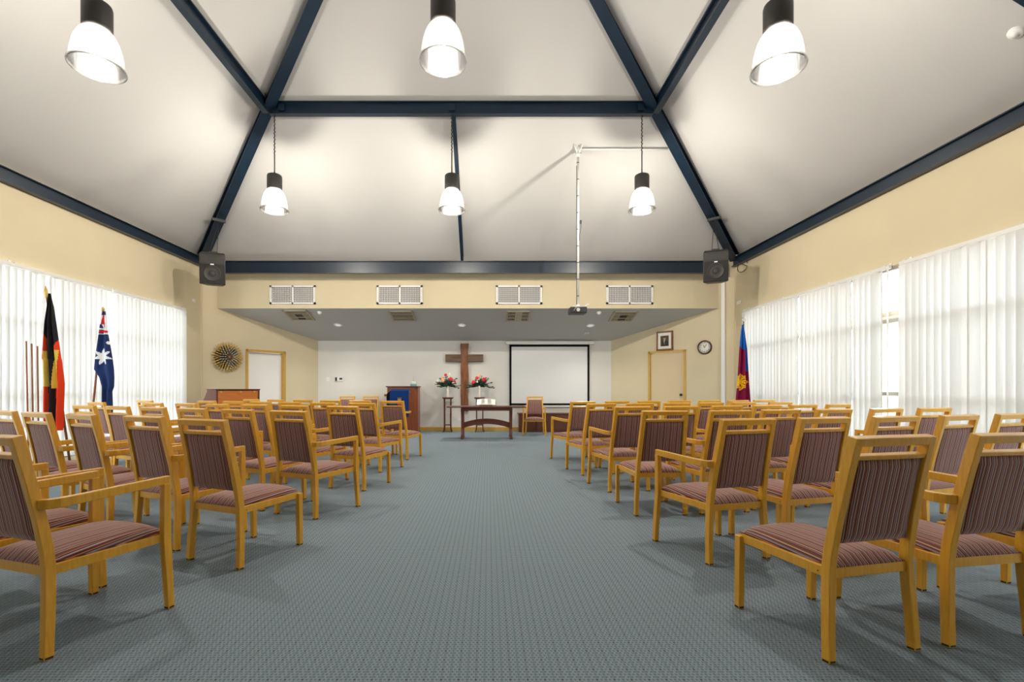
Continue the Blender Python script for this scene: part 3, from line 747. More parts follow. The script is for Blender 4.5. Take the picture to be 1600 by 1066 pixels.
bm = B(); box(bm, -.10, .14, -.09, .09, zp_+.05, zp_+.062); tube(bm, [(0, 0, zp_+.04), (0, 0, zp_+.1)], .028, 10); sweep(bm, [(.09, -.1, zp_+.05), (.17, -.1, zp_+.1)], .02, .01); obj('mount_plate', bm, white_m, t)
bm = B(); tube(bm, [(-.02, -.131, zp_-.01), (-.02, -.14, zp_-.01)], .032, 16); tube(bm, [(-.1, -.133, zp_-.03), (-.06, -.16, zp_+.03), (-.03, -.12, zp_+.07)], .006, 6); obj('rear_sockets', bm, grey_m, t)
bm = B(); e = at(1043, 232, Yp-.02)
tube(bm, [(top.x+.06, Yp-.02, zt-.045), (e.x, Yp-.02, zt-.045)], .014, 8); tag(obj('ceiling_conduit', bm, white_m), 'thin white conduit running right from the projector pole along the ceiling', 'conduit')

# ================================================================ FAR WALL THINGS
def Xb(px, Y=YB): return (px-CX)*Y/F
def Zb(py, Y=YB): return EYE+(HY-py)*Y/F
Yc_ = YB-.09
t = thing('wooden_cross', 'large rough wooden cross standing against the far white wall', 'cross', (Xb(725.7, Yc_), Yc_, 0))
bm = B(); x0 = .095; pts = []; n = 26; zb0, zb1 = Zb(643, Yc_), Zb(537, Yc_)
rng = [random.uniform(-.006, .006) for _ in range(n+1)]
for i in range(n+1):
    z = zb0+(zb1-zb0)*i/n; s = .012*math.sin(i*.7)+rng[i]
    pts.append((z, -.098+s*.6, .098+.012*math.sin(i*.5+1)+rng[n-i]*.5))
rings = [[bm.verts.new((a_, -.05, z)), bm.verts.new((b_, -.05, z)), bm.verts.new((b_, .03, z)), bm.verts.new((a_, .03, z))] for z, a_, b_ in pts]
for i in range(n):
    for j in range(4): bm.faces.new((rings[i][j], rings[i][(j+1) % 4], rings[i+1][(j+1) % 4], rings[i+1][j]))
bm.faces.new(rings[0][::-1]); bm.faces.new(rings[-1]); bev(bm, .006, 1, 50)
obj('upright_post', bm, cross_wood, t)
bm = B(); box(bm, Xb(696, Yc_)-Xb(725.7, Yc_), Xb(755, Yc_)-Xb(725.7, Yc_), -.03, .05, Zb(565.5, Yc_), Zb(554, Yc_)); bev(bm, .008, 2)
obj('crossbar', bm, crossbar_wood, t)
# wall bracket above cross + cable
bm = B(); box(bm, Xb(733), Xb(736), YB-.03, YB, Zb(542), Zb(535)); tube(bm, [(Xb(736), YB-.01, Zb(535)), (Xb(789), YB-.01, Zb(535))], .007, 6)
tag(obj('cable_trunking', bm, white_m), 'white wiring trunking on the far wall between the cross and the screen', 'conduit')
# projection screen
t = thing('projection_screen', 'white pull-down projection screen with black border on the far wall', 'projection screen', (0, YB-.06, 0))
x0, x1, z0, z1 = Xb(796, YB-.06), Xb(921, YB-.06), Zb(633, YB-.06), Zb(538.5, YB-.06)
bm = B(); box(bm, x0+.03, x1-.03, 0, .003, z0+.03, z1-.03); obj('screen_fabric', bm, screen_m, t)
bm = B()
for q in ((x0, x0+.055, z0-.02, z1), (x1-.055, x1, z0-.02, z1), (x0, x1, z0, z0+.045), (x0, x1, z1-.06, z1)): box(bm, q[0], q[1], -.002, .004, q[2], q[3])
obj('black_border', bm, border_m, t)
bm = B(); box(bm, x0-.10, x1+.12, -.04, .05, z1+.0, z1+.085); bev(bm, .015, 2); obj('roller_case', bm, white_m, t)
bm = B(); box(bm, x0, x1, -.008, .008, z0-.05, z0-.015); obj('weight_bar', bm, white_m, t)
# switch plates
for px, py_, w, h, lab, mm in ((512.5, 593, .045, .06, 'blank white switch plate on the far wall left of the controller', white_m),):
    bm = B(); box(bm, Xb(px)-w, Xb(px)+w, YB-.014, YB, Zb(py_)-h, Zb(py_)+h); bev(bm, .004, 1); tag(obj('switch_plate', bm, mm), lab, 'switch')
t = thing('wall_controller', 'white wall controller with small dark display on the far wall', 'thermostat', (Xb(530), YB, Zb(592.5)))
bm = B(); box(bm, -.12, .12, -.025, 0, -.06, .06); bev(bm, .006); obj('casing', bm, white_m, t)
bm = B(); box(bm, .01, .09, -.028, -.024, -.02, .035); box(bm, -.10, -.05, -.04, -.024, -.05, .05); obj('display', bm, black_m, t)
bm = B(); box(bm, Xb(718.5)-.05, Xb(718.5)+.05, YB-.014, YB, Zb(656)-.035, Zb(656)+.035); bev(bm, .004, 1); tag(obj('power_outlet', bm, white_m), 'white power outlet low on the far wall below the cross', 'outlet')
# credenza
Y0 = 12.45
t = thing('credenza', 'low dark red-brown cabinet against the far wall behind the single armchair', 'cabinet', (0, Y0, 0))
x0, x1 = Xb(811, Y0), Xb(892, Y0); zt2 = .50
bm = B(); box(bm, x0-.03, x1+.03, -.02, .40, zt2-.03, zt2); bev(bm, .006); obj('top', bm, dark_wood, t)
bm = B(); box(bm, x0, x1, 0, .38, .0, zt2-.03); obj('body', bm, dark_wood, t)
for k in range(3):
    w = (x1-x0)/3; bm = B(); box(bm, x0+k*w+.015, x0+(k+1)*w-.015, -.014, 0, .06, zt2-.05); bev(bm, .004, 1); dr = obj('door', bm, dark_wood, t)
# table
Yt = 11.0
t = thing('communion_table', 'dark mahogany trestle table with arched stretcher in front of the cross', 'table', (Xb(760, Yt), Yt, 0))
hw = (Xb(821, Yt)-Xb(700, Yt))/2; lx0 = Xb(723, Yt)-Xb(760, Yt); lx1 = Xb(798, Yt)-Xb(760, Yt); TZ = .745
bm = B(); box(bm, -hw, hw, -.30, .30, TZ-.03, TZ); bev(bm, .008); obj('tabletop', bm, dark_wood, t)
bm = B(); box(bm, lx0, lx1, -.24, -.215, TZ-.10, TZ-.03); box(bm, lx0, lx1, .215, .24, TZ-.10, TZ-.03); obj('apron', bm, dark_wood, t)
for lx in (lx0, lx1):
    bm = B()
    for y in (-.14, .14): sweep(bm, [(lx, y*1.0, .07), (lx, y*.8, .22), (lx, y*.9, .5), (lx, y*1.25, TZ-.03)], .06, [.09, .06, .065, .10])
    sweep(bm, [(lx, -.29, .018), (lx, -.2, .045), (lx, 0, .06), (lx, .2, .045), (lx, .29, .018)], .06, [.036, .06, .07, .06, .036]); sweep(bm, [(lx, -.27, TZ-.05), (lx, .27, TZ-.05)], .05, .04)
    bev(bm, .004, 1); obj('leg', bm, dark_wood, t)
bm = B(); n = 16; top_, bot_ = [], []
for i in range(n+1):
    u = i/n; x = lx0+(lx1-lx0)*u; a_ = math.sin(math.pi*u); zz = .29+.10*a_**.9; th = .125
    top_.append((x, zz+th*.5)); bot_.append((x, zz-th*.5))
loop = [(p[0], -.018, p[1]) for p in top_]+[(p[0], -.018, p[1]) for p in bot_[::-1]]
f = bm.faces.new([bm.verts.new(c) for c in loop]); g = bmesh.ops.extrude_face_region(bm, geom=[f]); bmesh.ops.translate(bm, vec=(0, .036, 0), verts=[q for q in g['geom'] if isinstance(q, bmesh.types.BMVert)])
obj('stretcher', bm, dark_wood, t)
# open book on table
t = thing('open_book', 'large open book lying on the mahogany table', 'book', (Xb(759.5, Yt), Yt+.02, TZ+.052), 0); t.rotation_euler = (R(15), 0, 0)
bm = B()
for s in (-1, 1):
    n = 8; prev = None; ring = []
    for i in range(n+1):
        u = i/n; x = s*u*.215; z = .014+.03*math.sin(math.pi*min(1, u*1.1+.12))*(1-u*.5)
        ring.append((x, z))
    for y0_, y1_ in ((-.13, .13),):
        vs = [[bm.verts.new((x, y0_, z+.055*0)) for x, z in ring], [bm.verts.new((x, y1_, z+.05)) for x, z in ring], [bm.verts.new((x, y1_, .006)) for x, z in ring], [bm.verts.new((x, y0_, .006)) for x, z in ring]]
        for k in range(4):
            for i in range(n): bm.faces.new((vs[k][i], vs[k][i+1], vs[(k+1) % 4][i+1], vs[(k+1) % 4][i]))
        for i in (0, n): bm.faces.new([vs[k][i] for k in range(4)])
obj('pages', bm, paper_m, t)
bm = B(); box(bm, -.225, .225, -.14, .14, 0, .006); obj('cover', bm, brown_m, t)
ia = Matrix.Rotation(R(-15), 4, 'X'); bm = B()
w0 = [bm.verts.new(c) for x_ in (-.15, .15) for c in ((x_, -.125, -.001), (x_, .12, -.001), tuple(ia @ Vector((x_, .116, -.051))), tuple(ia @ Vector((x_, -.121, -.051))))]
for f in ((0, 1, 2, 3), (7, 6, 5, 4), (0, 4, 5, 1), (1, 5, 6, 2), (2, 6, 7, 3), (3, 7, 4, 0)): bm.faces.new([w0[i] for i in f])
obj('book_rest', bm, dark_wood, t)
bm = B()
for s in (-1, 1):
    for r_ in range(7):
        y = -.10+r_*.033; zz = .052+(y+.13)/.26*.05*.98
        box(bm, min(s*.03, s*.12), max(s*.03, s*.12), y, y+.010, zz-.006, zz-.004)
obj('print_lines', bm, ink_m, t)
# pedestals, vases, flowers
def pedestal(px, label):
    Y = 12.55; X = Xb(px, Y); t = thing('flower_stand', label, 'plant stand', (X, Y, 0), 0, 'dark wooden flower stands'); Z = Zb(621, Y)
    bm = B(); lathe(bm, [(0, Z), (.145, Z), (.15, Z-.012), (.14, Z-.03), (.11, Z-.045), (0, Z-.045)], 28); obj('top', bm, dark_wood, t)
    for q in range(4):
        a_ = R(45+90*q); c, s = math.cos(a_), math.sin(a_)
        bm = B(); sweep(bm, [(c*.16, s*.16, 0), (c*.125, s*.125, .07), (c*.115, s*.115, .18), (c*.12, s*.12, Z-.04)], .022, .022, xa=(c, s, 0)); bev(bm, .002, 1); obj('leg', bm, dark_wood, t)
    bm = B(); box(bm, -.10, .10, -.10, .10, .18, .20); obj('lower_shelf', bm, dark_wood, t)
    return X, Y, Z
def flowers(X, Y, Z, lab, seed, refs):
    rnd = random.Random(seed)
    t = thing('flower_vase', lab, 'flowers', (X, Y, Z), 0, 'vases of flowers')
    bm = B(); lathe(bm, [(0, 0), (.042, 0), (.045, .01), (.042, .15), (.045, .30), (.04, .305), (.036, .29), (0, .27)], 20); obj('vase', bm, vase_m, t)
    bm = B(); stems = B()
    for i in range(95):
        a_ = rnd.uniform(0, 6.28); el = rnd.uniform(-.25, 1.4); L_ = rnd.uniform(.12, .36)
        d = Vector((math.cos(a_)*math.cos(el)*1.15, math.sin(a_)*math.cos(el)*.6, math.sin(el)*.75)); tip = Vector((0, 0, .30))+d*L_
        tube(stems, [(0, 0, .28), Vector((0, 0, .30))+d*L_*.5+Vector((0, 0, .02)), tip], .003, 4)
        for k in range(4):
            c = tip-d*L_*.14*k; s_ = rnd.uniform(.02, .038); q = Matrix.Translation(c) @ Matrix.Rotation(rnd.uniform(0, 6.28), 4, 'Z') @ Matrix.Rotation(rnd.uniform(.7, 2.3), 4, 'X')
            v = [bm.verts.new(q @ Vector(p)) for p in ((-s_, 0, 0), (0, -s_*.5, .004), (s_*1.3, 0, 0), (0, s_*.5, .004))]; bm.faces.new(v)
    g = bmesh.ops.extrude_face_region(bm, geom=bm.faces[:]); bmesh.ops.translate(bm, vec=(0, 0, .002), verts=[x for x in g['geom'] if isinstance(x, bmesh.types.BMVert)])
    obj('foliage', bm, leaf_m, t, recalc=False); obj('stems', stems, leaf_m, t)
    for (dx, dz, r_, mm) in refs:
        r_ *= .8; bm = B(); c = Vector((dx, -.09-rnd.uniform(0, .04), .31+dz))
        for ly, (rr, nn) in enumerate(((1, 7), (.72, 6), (.42, 5))):
            for k in range(nn):
                a_ = 2*math.pi*k/nn+ly; d = Vector((math.cos(a_), -.25-ly*.3, math.sin(a_)*1.0))
                m_ = Matrix.Translation(c+d*r_*rr*.55) @ Matrix.Rotation(a_, 4, 'Y').inverted() @ Matrix.Diagonal((r_*.55, r_*.30, r_*.42, 1))
                bmesh.ops.create_icosphere(bm, subdivisions=2, radius=1, matrix=m_)
        obj('bloom', bm, mm, t, smooth=True)
X, Y, Z = pedestal(699.5, 'tall slim dark wooden stand left of the cross, bearing a flower vase')
flowers(X, Y, Z, 'white cylinder vase of red and peach flowers left of the cross', 3, [(-.04, .28, .05, petal_red), (.09, .17, .07, petal_red), (-.12, .14, .06, petal_peach), (-.25, .12, .04, petal_white), (.06, .30, .035, petal_white), (.2, .11, .035, petal_red), (-.13, .22, .03, petal_peach)])
X, Y, Z = pedestal(749.5, 'tall slim dark wooden stand between the cross and the screen, bearing flowers')
flowers(X, Y, Z, 'white cylinder vase of red and orange flowers right of the cross', 9, [(-.07, .2, .055, petal_red), (.11, .16, .07, petal_red), (-.16, .09, .065, petal_red), (0, .25, .045, petal_peach), (-.06, .1, .03, petal_white), (.17, .2, .03, petal_red), (-.18, .15, .03, petal_peach)])
# lectern
Yl = 12.1
lx0, lx1 = Xb(605, Yl), Xb(652, Yl); Lh = Zb(603.5, Yl); cxl = (lx0+lx1)/2; w = (lx1-lx0)/2
t = thing('lectern', 'tall red-brown wooden lectern against the far wall left of the cross', 'lectern', (cxl, Yl, 0))
bm = B(); v = [(-w, 0), (w*.86, 0), (w, .10), (w, .50), (-w, .50)]
f = bm.faces.new([bm.verts.new((a_, b_, 0)) for a_, b_ in v]); g = bmesh.ops.extrude_face_region(bm, geom=[f]); bmesh.ops.translate(bm, vec=(0, 0, Lh-.03), verts=[q for q in g['geom'] if isinstance(q, bmesh.types.BMVert)])
bev(bm, .006, 1); obj('body', bm, lect_wood, t)
bm = B(); box(bm, -w-.03, w+.02, -.03, .53, Lh-.03, Lh); bev(bm, .006); obj('top', bm, dark_wood, t)
t = thing('tissue_box', 'small teal tissue box on top of the tall lectern', 'tissue box', (Xb(645, Yl), Yl+.12, Lh), .1)
bm = B(); box(bm, -.08, .08, -.06, .06, 0, .055); bev(bm, .004, 1); obj('carton', bm, teal_m, t)
bm = B()
for k in range(5): tube(bm, [(-.03+.015*k, 0, .05), (-.04+.018*k, .01, .10), (-.035+.012*k, -.01, .125)], [.015, .022, .006], 8)
obj('tissue', bm, paper_m, t)
bm = B(); lathe(bm, [(0, 0), (.018, 0), (.018, .20), (.010, .23), (.010, .28), (0, .28)], 14)
o = tag(obj('slim_bottle', bm, grey_m), 'slim clear bottle standing behind the teal tissue box', 'bottle'); o.location = (Xb(643.5, Yl), Yl+.24, Lh)
# music stand style reading desk with blue cloth
Yd = 11.2; X0 = Xb(624.5, Yd)
t = thing('reading_desk', 'reading desk draped with a blue crested cloth before the tall lectern', 'lectern', (X0, Yd, 0), 0)
zt3 = Zb(609.5, Yd)
bm = B()
x0, x1 = Xb(610, Yd)-X0, Xb(639.5, Yd)-X0
nx, nz = 12, 18; g_ = [[bm.verts.new((x0+(x1-x0)*i/nx, -.06-.008*math.sin(i*1.1)*(j/nz)+.0, zt3-.02-(zt3-Zb(650, Yd))*j/nz)) for i in range(nx+1)] for j in range(nz+1)]
g_.insert(0, [bm.verts.new((x0+(x1-x0)*i/nx, .16, zt3+.02)) for i in range(nx+1)])
for j in range(len(g_)-1):
    for i in range(nx): bm.faces.new((g_[j][i], g_[j][i+1], g_[j+1][i+1], g_[j+1][i]))
gg = bmesh.ops.extrude_face_region(bm, geom=bm.faces[:]); bmesh.ops.translate(bm, vec=(0, .006, -.004), verts=[q for q in gg['geom'] if isinstance(q, bmesh.types.BMVert)])
cl = obj('blue_cloth', bm, bluecloth_m, t)
bm = B(); xs = Xb(601.5, Yd)-X0
v = [(x0+.0, -.05, zt3-.03), (x0-.02, -.03, .66), (xs+.02, .08, .62), (xs+.01, .12, zt3-.10), (x0, .10, zt3)]
f = bm.faces.new([bm.verts.new(c) for c in v]); g = bmesh.ops.extrude_face_region(bm, geom=[f]); bmesh.ops.translate(bm, vec=(.02, .05, 0), verts=[q for q in g['geom'] if isinstance(q, bmesh.types.BMVert)])
obj('side_cloth', bm, navycloth_m, t)
bm = B(); box(bm, x0+.01, x1-.01, -.04, .14, zt3-.05, zt3-.028); box(bm, xs-.03, xs+.03, .05, .09, zt3-.15, zt3-.10); box(bm, x0+.05, x1-.05, -.03, .12, .62, zt3-.05); obj('desk_top', bm, lect_wood, t)
bm = B(); sweep(bm, [(0, .03, .03), (0, .03, zt3-.05)], .05, .05); obj('post', bm, black_m, t)
bm = B()
for q in range(3):
    a_ = R(-30+120*q); sweep(bm, [(0, .03, .05), (.16*math.cos(a_), .03+.16*math.sin(a_), .03), (.26*math.cos(a_), .03+.26*math.sin(a_), .012)], .04, .022, xa=(-math.sin(a_), math.cos(a_), 0))
obj('base', bm, black_m, t)
# crest: crown and red patch
bm = B(); cx_ = Xb(625.3, Yd)-X0; cz = Zb(623.5, Yd)
for k in range(5):
    a_ = R(-34+17*k); p0 = Vector((cx_+.035*math.sin(a_)*1.2, -.078, cz-.02)); p1 = Vector((cx_+.085*math.sin(a_), -.082, cz+.018+.012*math.cos(a_*2)))
    tube(bm, [p0, p1, p1+Vector((0, 0, .006))], [.010, .004, .009], 8)
sweep(bm, [(cx_-.045, -.078, cz-.022), (cx_, -.08, cz-.028), (cx_+.045, -.078, cz-.022)], .016, .016, xa=(0, 0, 1)); obj('gold_crown', bm, gold_m, cl)
bm = B(); lathe(bm, [(0, .004), (.05, .003), (.055, 0)], 24, mtx=Matrix.Translation((cx_, -.072, cz-.10)) @ Matrix.Rotation(R(90), 4, 'X')); obj('red_crest', bm, red_m, cl)
bm = B(); box(bm, x0+.02, x1+.02, -.09, .16, .57, .615); bev(bm, .006); obj('lower_shelf', bm, wood_m, t)

# ================================================================ THINGS ON THE ANGLED WALLS
a_, yy = hit(1039.5, DR0, DR1); p = MR @ Vector((a_, .03, 0)); z1 = EYE+(HY-518)*yy/F; z0 = EYE+(HY-547.5)*yy/F
angR = math.atan2(DR1[1]-DR0[1], DR1[0]-DR0[0])     # local x runs to the far corner (screen left)
t = thing('framed_portrait', 'wood framed portrait of a dark-suited person hung above the right door', 'picture', (p.x, p.y, (z0+z1)/2), angR)
h = (z1-z0)/2; w = .205
bm = B()
for q in ((-w, -w+.035, -h, h), (w-.035, w, -h, h), (-w, w, -h, -h+.035), (-w, w, h-.035, h)): box(bm, q[0], q[1], -.012, .022, q[2], q[3])
bev(bm, .004, 1); obj('frame', bm, cross_wood, t)
bm = B(); box(bm, -w+.03, w-.03, -.010, .006, -h+.03, h-.03); obj('mount', bm, paper_m, t)
bm = B(); box(bm, -.105, .105, .006, .009, -.135, .125); obj('painting_ground', bm, mat('portrait_ground', (.07, .05, .02), .6), t)
bm = B()   # bust: shoulders + head (flat picture)
def flat(pts, y, mi):
    f = bm.faces.new([bm.verts.new((x, y, z)) for x, z in pts]); f.material_index = mi; g = bmesh.ops.extrude_face_region(bm, geom=[f]); bmesh.ops.translate(bm, vec=(0, .001, 0), verts=[q for q in g['geom'] if isinstance(q, bmesh.types.BMVert)])
flat([(-.105, -.135), (.07, -.135), (.06, -.03), (.03, .005), (-.04, .005), (-.09, -.03)], .009, 0)
flat([(.0, -.10), (.02, -.02), (.01, .01), (-.01, .01), (.01, -.03)], .0105, 2)
flat([(.03*math.cos(R(q))+.0, .045*math.sin(R(q))+.05) for q in range(0, 360, 24)], .0112, 1)
flat([(.034*math.cos(R(q))+.0, .018*math.sin(R(q))+.088) for q in range(0, 360, 30)], .0125, 0)
obj('painted_figure', bm, [mat('portrait_suit', (.02, .025, .03), .6), mat('portrait_skin', (.42, .27, .15), .6), paper_m], t)
# clock
a_, yy = hit(1101.3, DR0, DR1); p = MR @ Vector((a_, .0, 0)); r_ = .165
t = thing('wall_clock', 'round wall clock with dark rim and white face right of the door', 'clock', (p.x, p.y, EYE+(HY-543)*yy/F), angR)
RX = Matrix.Rotation(R(-90), 4, 'X')
bm = B(); lathe(bm, [(r_, 0), (r_, .028), (r_-.01, .038), (r_-.026, .036), (r_-.03, .02)], 40, mtx=RX); obj('rim', bm, mat('clock_rim', (.05, .018, .01), .3), t)
bm = B(); lathe(bm, [(r_-.02, .002), (r_-.022, .016), (0, .0165)], 40, mtx=RX); obj('face', bm, paper_m, t)
cp = sum(1 for _ in ())
NUM = ['12', '1', '2', '3', '4', '5', '6', '7', '8', '9', '10', '11']
def text_mesh(s, size, m, parent, loc, rot, name, ext=.001):
    cu = bpy.data.curves.new(name, 'FONT'); cu.body = s; cu.size = size; cu.align_x = 'CENTER'; cu.align_y = 'CENTER'; cu.extrude = ext; cu.resolution_u = 2
    to = bpy.data.objects.new(name, cu); C.objects.link(to); bpy.context.view_layer.update()
    me = bpy.data.meshes.new_from_object(to.evaluated_get(bpy.context.evaluated_depsgraph_get())); bpy.data.objects.remove(to)
    me.materials.append(m); o = bpy.data.objects.new(name, me); C.objects.link(o); o.parent = parent; o.location = loc; o.rotation_euler = rot; return o
for k in range(12):
    q = R(90-30*k); text_mesh(NUM[k], .046, ink_m, t, (-.108*math.cos(q), .018, .108*math.sin(q)), (R(90), 0, R(180)), 'numeral')
bm = B(); 
def hand(q, L_, w):   # q clockwise from 12
    d = Vector((-math.sin(q), 0, math.cos(q))); sweep(bm, [d*-.012+Vector((0, .022, 0)), d*L_+Vector((0, .022, 0))], w, .002, xa=(d.z, 0, -d.x))
hand(R(35), .085, .010); hand(R(-28), .06, .012); obj('hands', bm, ink_m, t)
# sunburst on the left angled wall
a_, yy = hit(354, DL0, DL1); p = ML @ Vector((a_, -.0, 0)); angL = math.atan2(DL1[1]-DL0[1], DL1[0]-DL0[0])
t = thing('sunburst_ornament', 'round spiky gold and grey sunburst ornament on the left angled wall', 'wall ornament', (p.x, p.y, EYE+(HY-558.5)*yy/F), angL)
bm = B()
for ring, (r0_, r1_, yb, yt, nn, mi) in enumerate(((.16, .36, -.045, -.075, 34, 0), (.14, .30, -.06, -.13, 28, 0), (.11, .24, -.07, -.17, 22, 1), (.08, .18, -.08, -.19, 17, 1), (.05, .12, -.09, -.19, 12, 1))):
    for k in range(nn):
        q = 2*math.pi*(k+.5*(ring % 2))/nn; d = Vector((math.cos(q), 0, math.sin(q)))
        tube(bm, [d*r0_+Vector((0, yb, 0)), d*(r0_*.3+r1_*.7)+Vector((0, yt, 0)), d*(r1_*.93)+Vector((0, yt, 0)), d*r1_+Vector((0, yt+.01, 0))], [.005, .015, .012, .002], 6, mi if k % 5 else 0)
obj('cones', bm, [gold_m, silver_leaf], t)
bm = B(); box(bm, -.06, .06, -.16, -.03, -.06, .06); bev(bm, .01); obj('centre_block', bm, brown_m, t)
bm = B(); lathe(bm, [(0.27, 0), (.27, .02), (.15, .05), (0, .06)], 28, mtx=Matrix.Rotation(R(90), 4, 'X')); obj('backing_disc', bm, brown_m, t)
bm = B(); lathe(bm, [(.018, .0), (.012, .012), (0, .015)], 12, mtx=Matrix.Translation((0, -.16, 0)) @ Matrix.Rotation(R(90), 4, 'X')); obj('centre_stud', bm, gold_m, t)
# conduit at right corner, plates
a_, yy = hit(1131, DR0, DR1); p = MR @ Vector((a_, .03, 0)); bm = B(); box(bm, -.04, .04, -.03, .03, 0, 3.95, 0, Matrix.Translation(p) @ Matrix.Rotation(angR, 4, 'Z')); bev(bm, .004, 1)
tag(obj('cable_duct', bm, white_m), 'white vertical cable duct down the right angled wall below the speaker', 'conduit')
bm = B(); p = Vector((XR, 10.42, EYE+(HY-472.5)*10.4/F)); box(bm, -.02, 0, -.09, .09, -.035, .035, 0, Matrix.Translation(p)); bev(bm, .004, 1); tag(obj('wall_plate', bm, white_m), 'small white plate high on the wall above the maroon flag', 'switch')
bm = B(); p = Vector((XL, 10.30, EYE+(HY-471)*10.4/F)); box(bm, 0, .02, -.05, .05, -.03, .03, 0, Matrix.Translation(p)); bev(bm, .004, 1); tag(obj('wall_plate', bm, white_m), 'small white plate high on the left wall under the speaker', 'switch')

# ================================================================ ORGAN
A_ = Vector((-5.45, 9.5, 0)); Bv = Vector((-5.0, 10.3, 0)); dd = (Bv-A_).normalized(); nn = Vector((-dd.y, dd.x, 0)); L_ = (Bv-A_).length
t = thing('upright_organ', 'upright organ with orange veneer back and dark sloping side by the left door', 'organ', A_, math.atan2(dd.y, dd.x)); Hh = 1.115
bm = B(); prof = [(0, 0), (0, Hh), (.30, Hh), (.40, Hh-.16), (.62, Hh-.40), (.62, .0)]
for x0_, x1_ in ((-.02, .02), (L_-.02, L_+.02)):
    f = bm.faces.new([bm.verts.new((x0_, y, z)) for y, z in prof]); g = bmesh.ops.extrude_face_region(bm, geom=[f]); bmesh.ops.translate(bm, vec=(x1_-x0_, 0, 0), verts=[q for q in g['geom'] if isinstance(q, bmesh.types.BMVert)])
obj('side_panel', bm, dark_wood, t)
bm = B(); box(bm, -.03, L_+.03, -.01, .31, Hh, Hh+.025); bev(bm, .004, 1); obj('lid', bm, dark_wood, t)
bm = B(); box(bm, .02, L_-.02, 0.004, .02, .05, Hh-.012); obj('back_panel', bm, orange_wood, t)
bm = B(); box(bm, .02, L_-.02, .02, .60, .0, .6); box(bm, .02, L_-.02, .28, .30, .6, Hh); obj('case', bm, dark_wood, t)
bm = B()
for x in (.08, L_*.55, L_-.1): box(bm, x-.02, x+.02, -.004, .006, Hh-.05, Hh-.02)
obj('clips', bm, gold_m, t)

# ================================================================ FLAGS
FM = {'black': mat('flag_black', (.012, .012, .014), .75, .2), 'red': mat('flag_red', (.72, .045, .01), .75, .2), 'yellow': mat('flag_yellow', (.72, .50, .08), .75, .2),
      'navy': mat('flag_navy', (.012, .03, .12), .75, .2), 'white': mat('flag_white', (.80, .80, .80), .75, .2), 'ured': mat('flag_union_red', (.60, .02, .03), .75, .2),
      'blue': mat('flag_blue', (.01, .12, .50), .75, .2), 'maroon': mat('flag_maroon', (.22, .005, .05), .75, .2), 'gold': mat('flag_gold', (.85, .50, .01), .75, .2)}
KEYS = list(FM); FL = [FM[k] for k in KEYS]
def draped(parent, top, rows, color, folds=4, amp=.05, nu=64, nv=150, taper=.0, skew=None):
    """rows: list of (z, xleft, xright); a gathered cloth: pleats in depth, colour by cloth coordinates"""
    bm = B(); G_ = []
    for j in range(nv+1):
        v = j/nv; z = rows[0][0]+(rows[-1][0]-rows[0][0])*v
        for a_, b_ in zip(rows, rows[1:]):
            if b_[0] <= z <= a_[0]+1e-9:
                k = (a_[0]-z)/(a_[0]-b_[0]); xl = a_[1]+(b_[1]-a_[1])*k; xr = a_[2]+(b_[2]-a_[2])*k; break
        row = []
        for i in range(nu+1):
            u = i/nu; am = amp*min(1, v*4+.15)
            y = -.075-am*math.sin(u*folds*math.pi*2+v*1.2)-am*.6*math.sin(u*math.pi)
            dz = 0
            if j == nv: dz = 0
            row.append(bm.verts.new((xl+(xr-xl)*u, y, z)))
        G_.append(row)
    for j in range(nv):
        for i in range(nu):
            f = bm.faces.new((G_[j][i], G_[j][i+1], G_[j+1][i+1], G_[j+1][i])); f.smooth = True
            c = color((i+.5)/nu, (j+.5)/nv, (G_[j][i].co.x+G_[j][i+1].co.x)/2, G_[j][i].co.z)
            f.material_index = KEYS.index(c)
    g = bmesh.ops.extrude_face_region(bm, geom=bm.faces[:]); bmesh.ops.translate(bm, vec=(0, .004, 0), verts=[q for q in g['geom'] if isinstance(q, bmesh.types.BMVert)])
    return obj('flag_cloth', bm, FL, parent)
def base(t, x, y):
    bm = B(); lathe(bm, [(0, 0), (.14, 0), (.14, .02), (.05, .04), (.035, .06), (.035, .16), (0, .16)], 24, c=(x, y, 0)); obj('base', bm, black_m, t)
# flag 1 : black / red with yellow disc
Yf = 6.1
def FX(px, Y): return (px-CX)*Y/F
def FZ(py, Y): return EYE+(HY-py)*Y/F
t = thing('leaning_flag', 'black, red and yellow flag hanging on a leaning pole, nearest the left windows', 'flag', (FX(108, Yf), Yf, 0)); ox = FX(108, Yf)
p0 = Vector((FX(112, Yf)-ox, .0, .02)); p1 = Vector((FX(71, Yf)-ox, 0, FZ(447, Yf)))
pole_w = wood('pole_wood', (.22, .07, .02), (.32, .11, .03))
bm = B(); tube(bm, [p0, p1-(p1-p0).normalized()*.16], .014, 10); obj('pole', bm, pole_w, t)
bm = B(); d = (p1-p0).normalized(); tube(bm, [p1-d*.16, p1-d*.14, p1-d*.05, p1], [.014, .022, .018, .004], 10); obj('finial', bm, gold_m, t)
base(t, p0.x, 0)
rows = [(FZ(py_, (Yf-.10)), FX(a_, (Yf-.10))-ox, FX(b_, (Yf-.10))-ox) for py_, a_, b_ in ((458, 72.5, 76), (480, 71, 81), (520, 67.5, 86), (560, 64.5, 91), (563, 66, 92), (600, 67.5, 96), (640, 67.5, 94), (662, 68, 93.5), (673, 88, 92.5))]
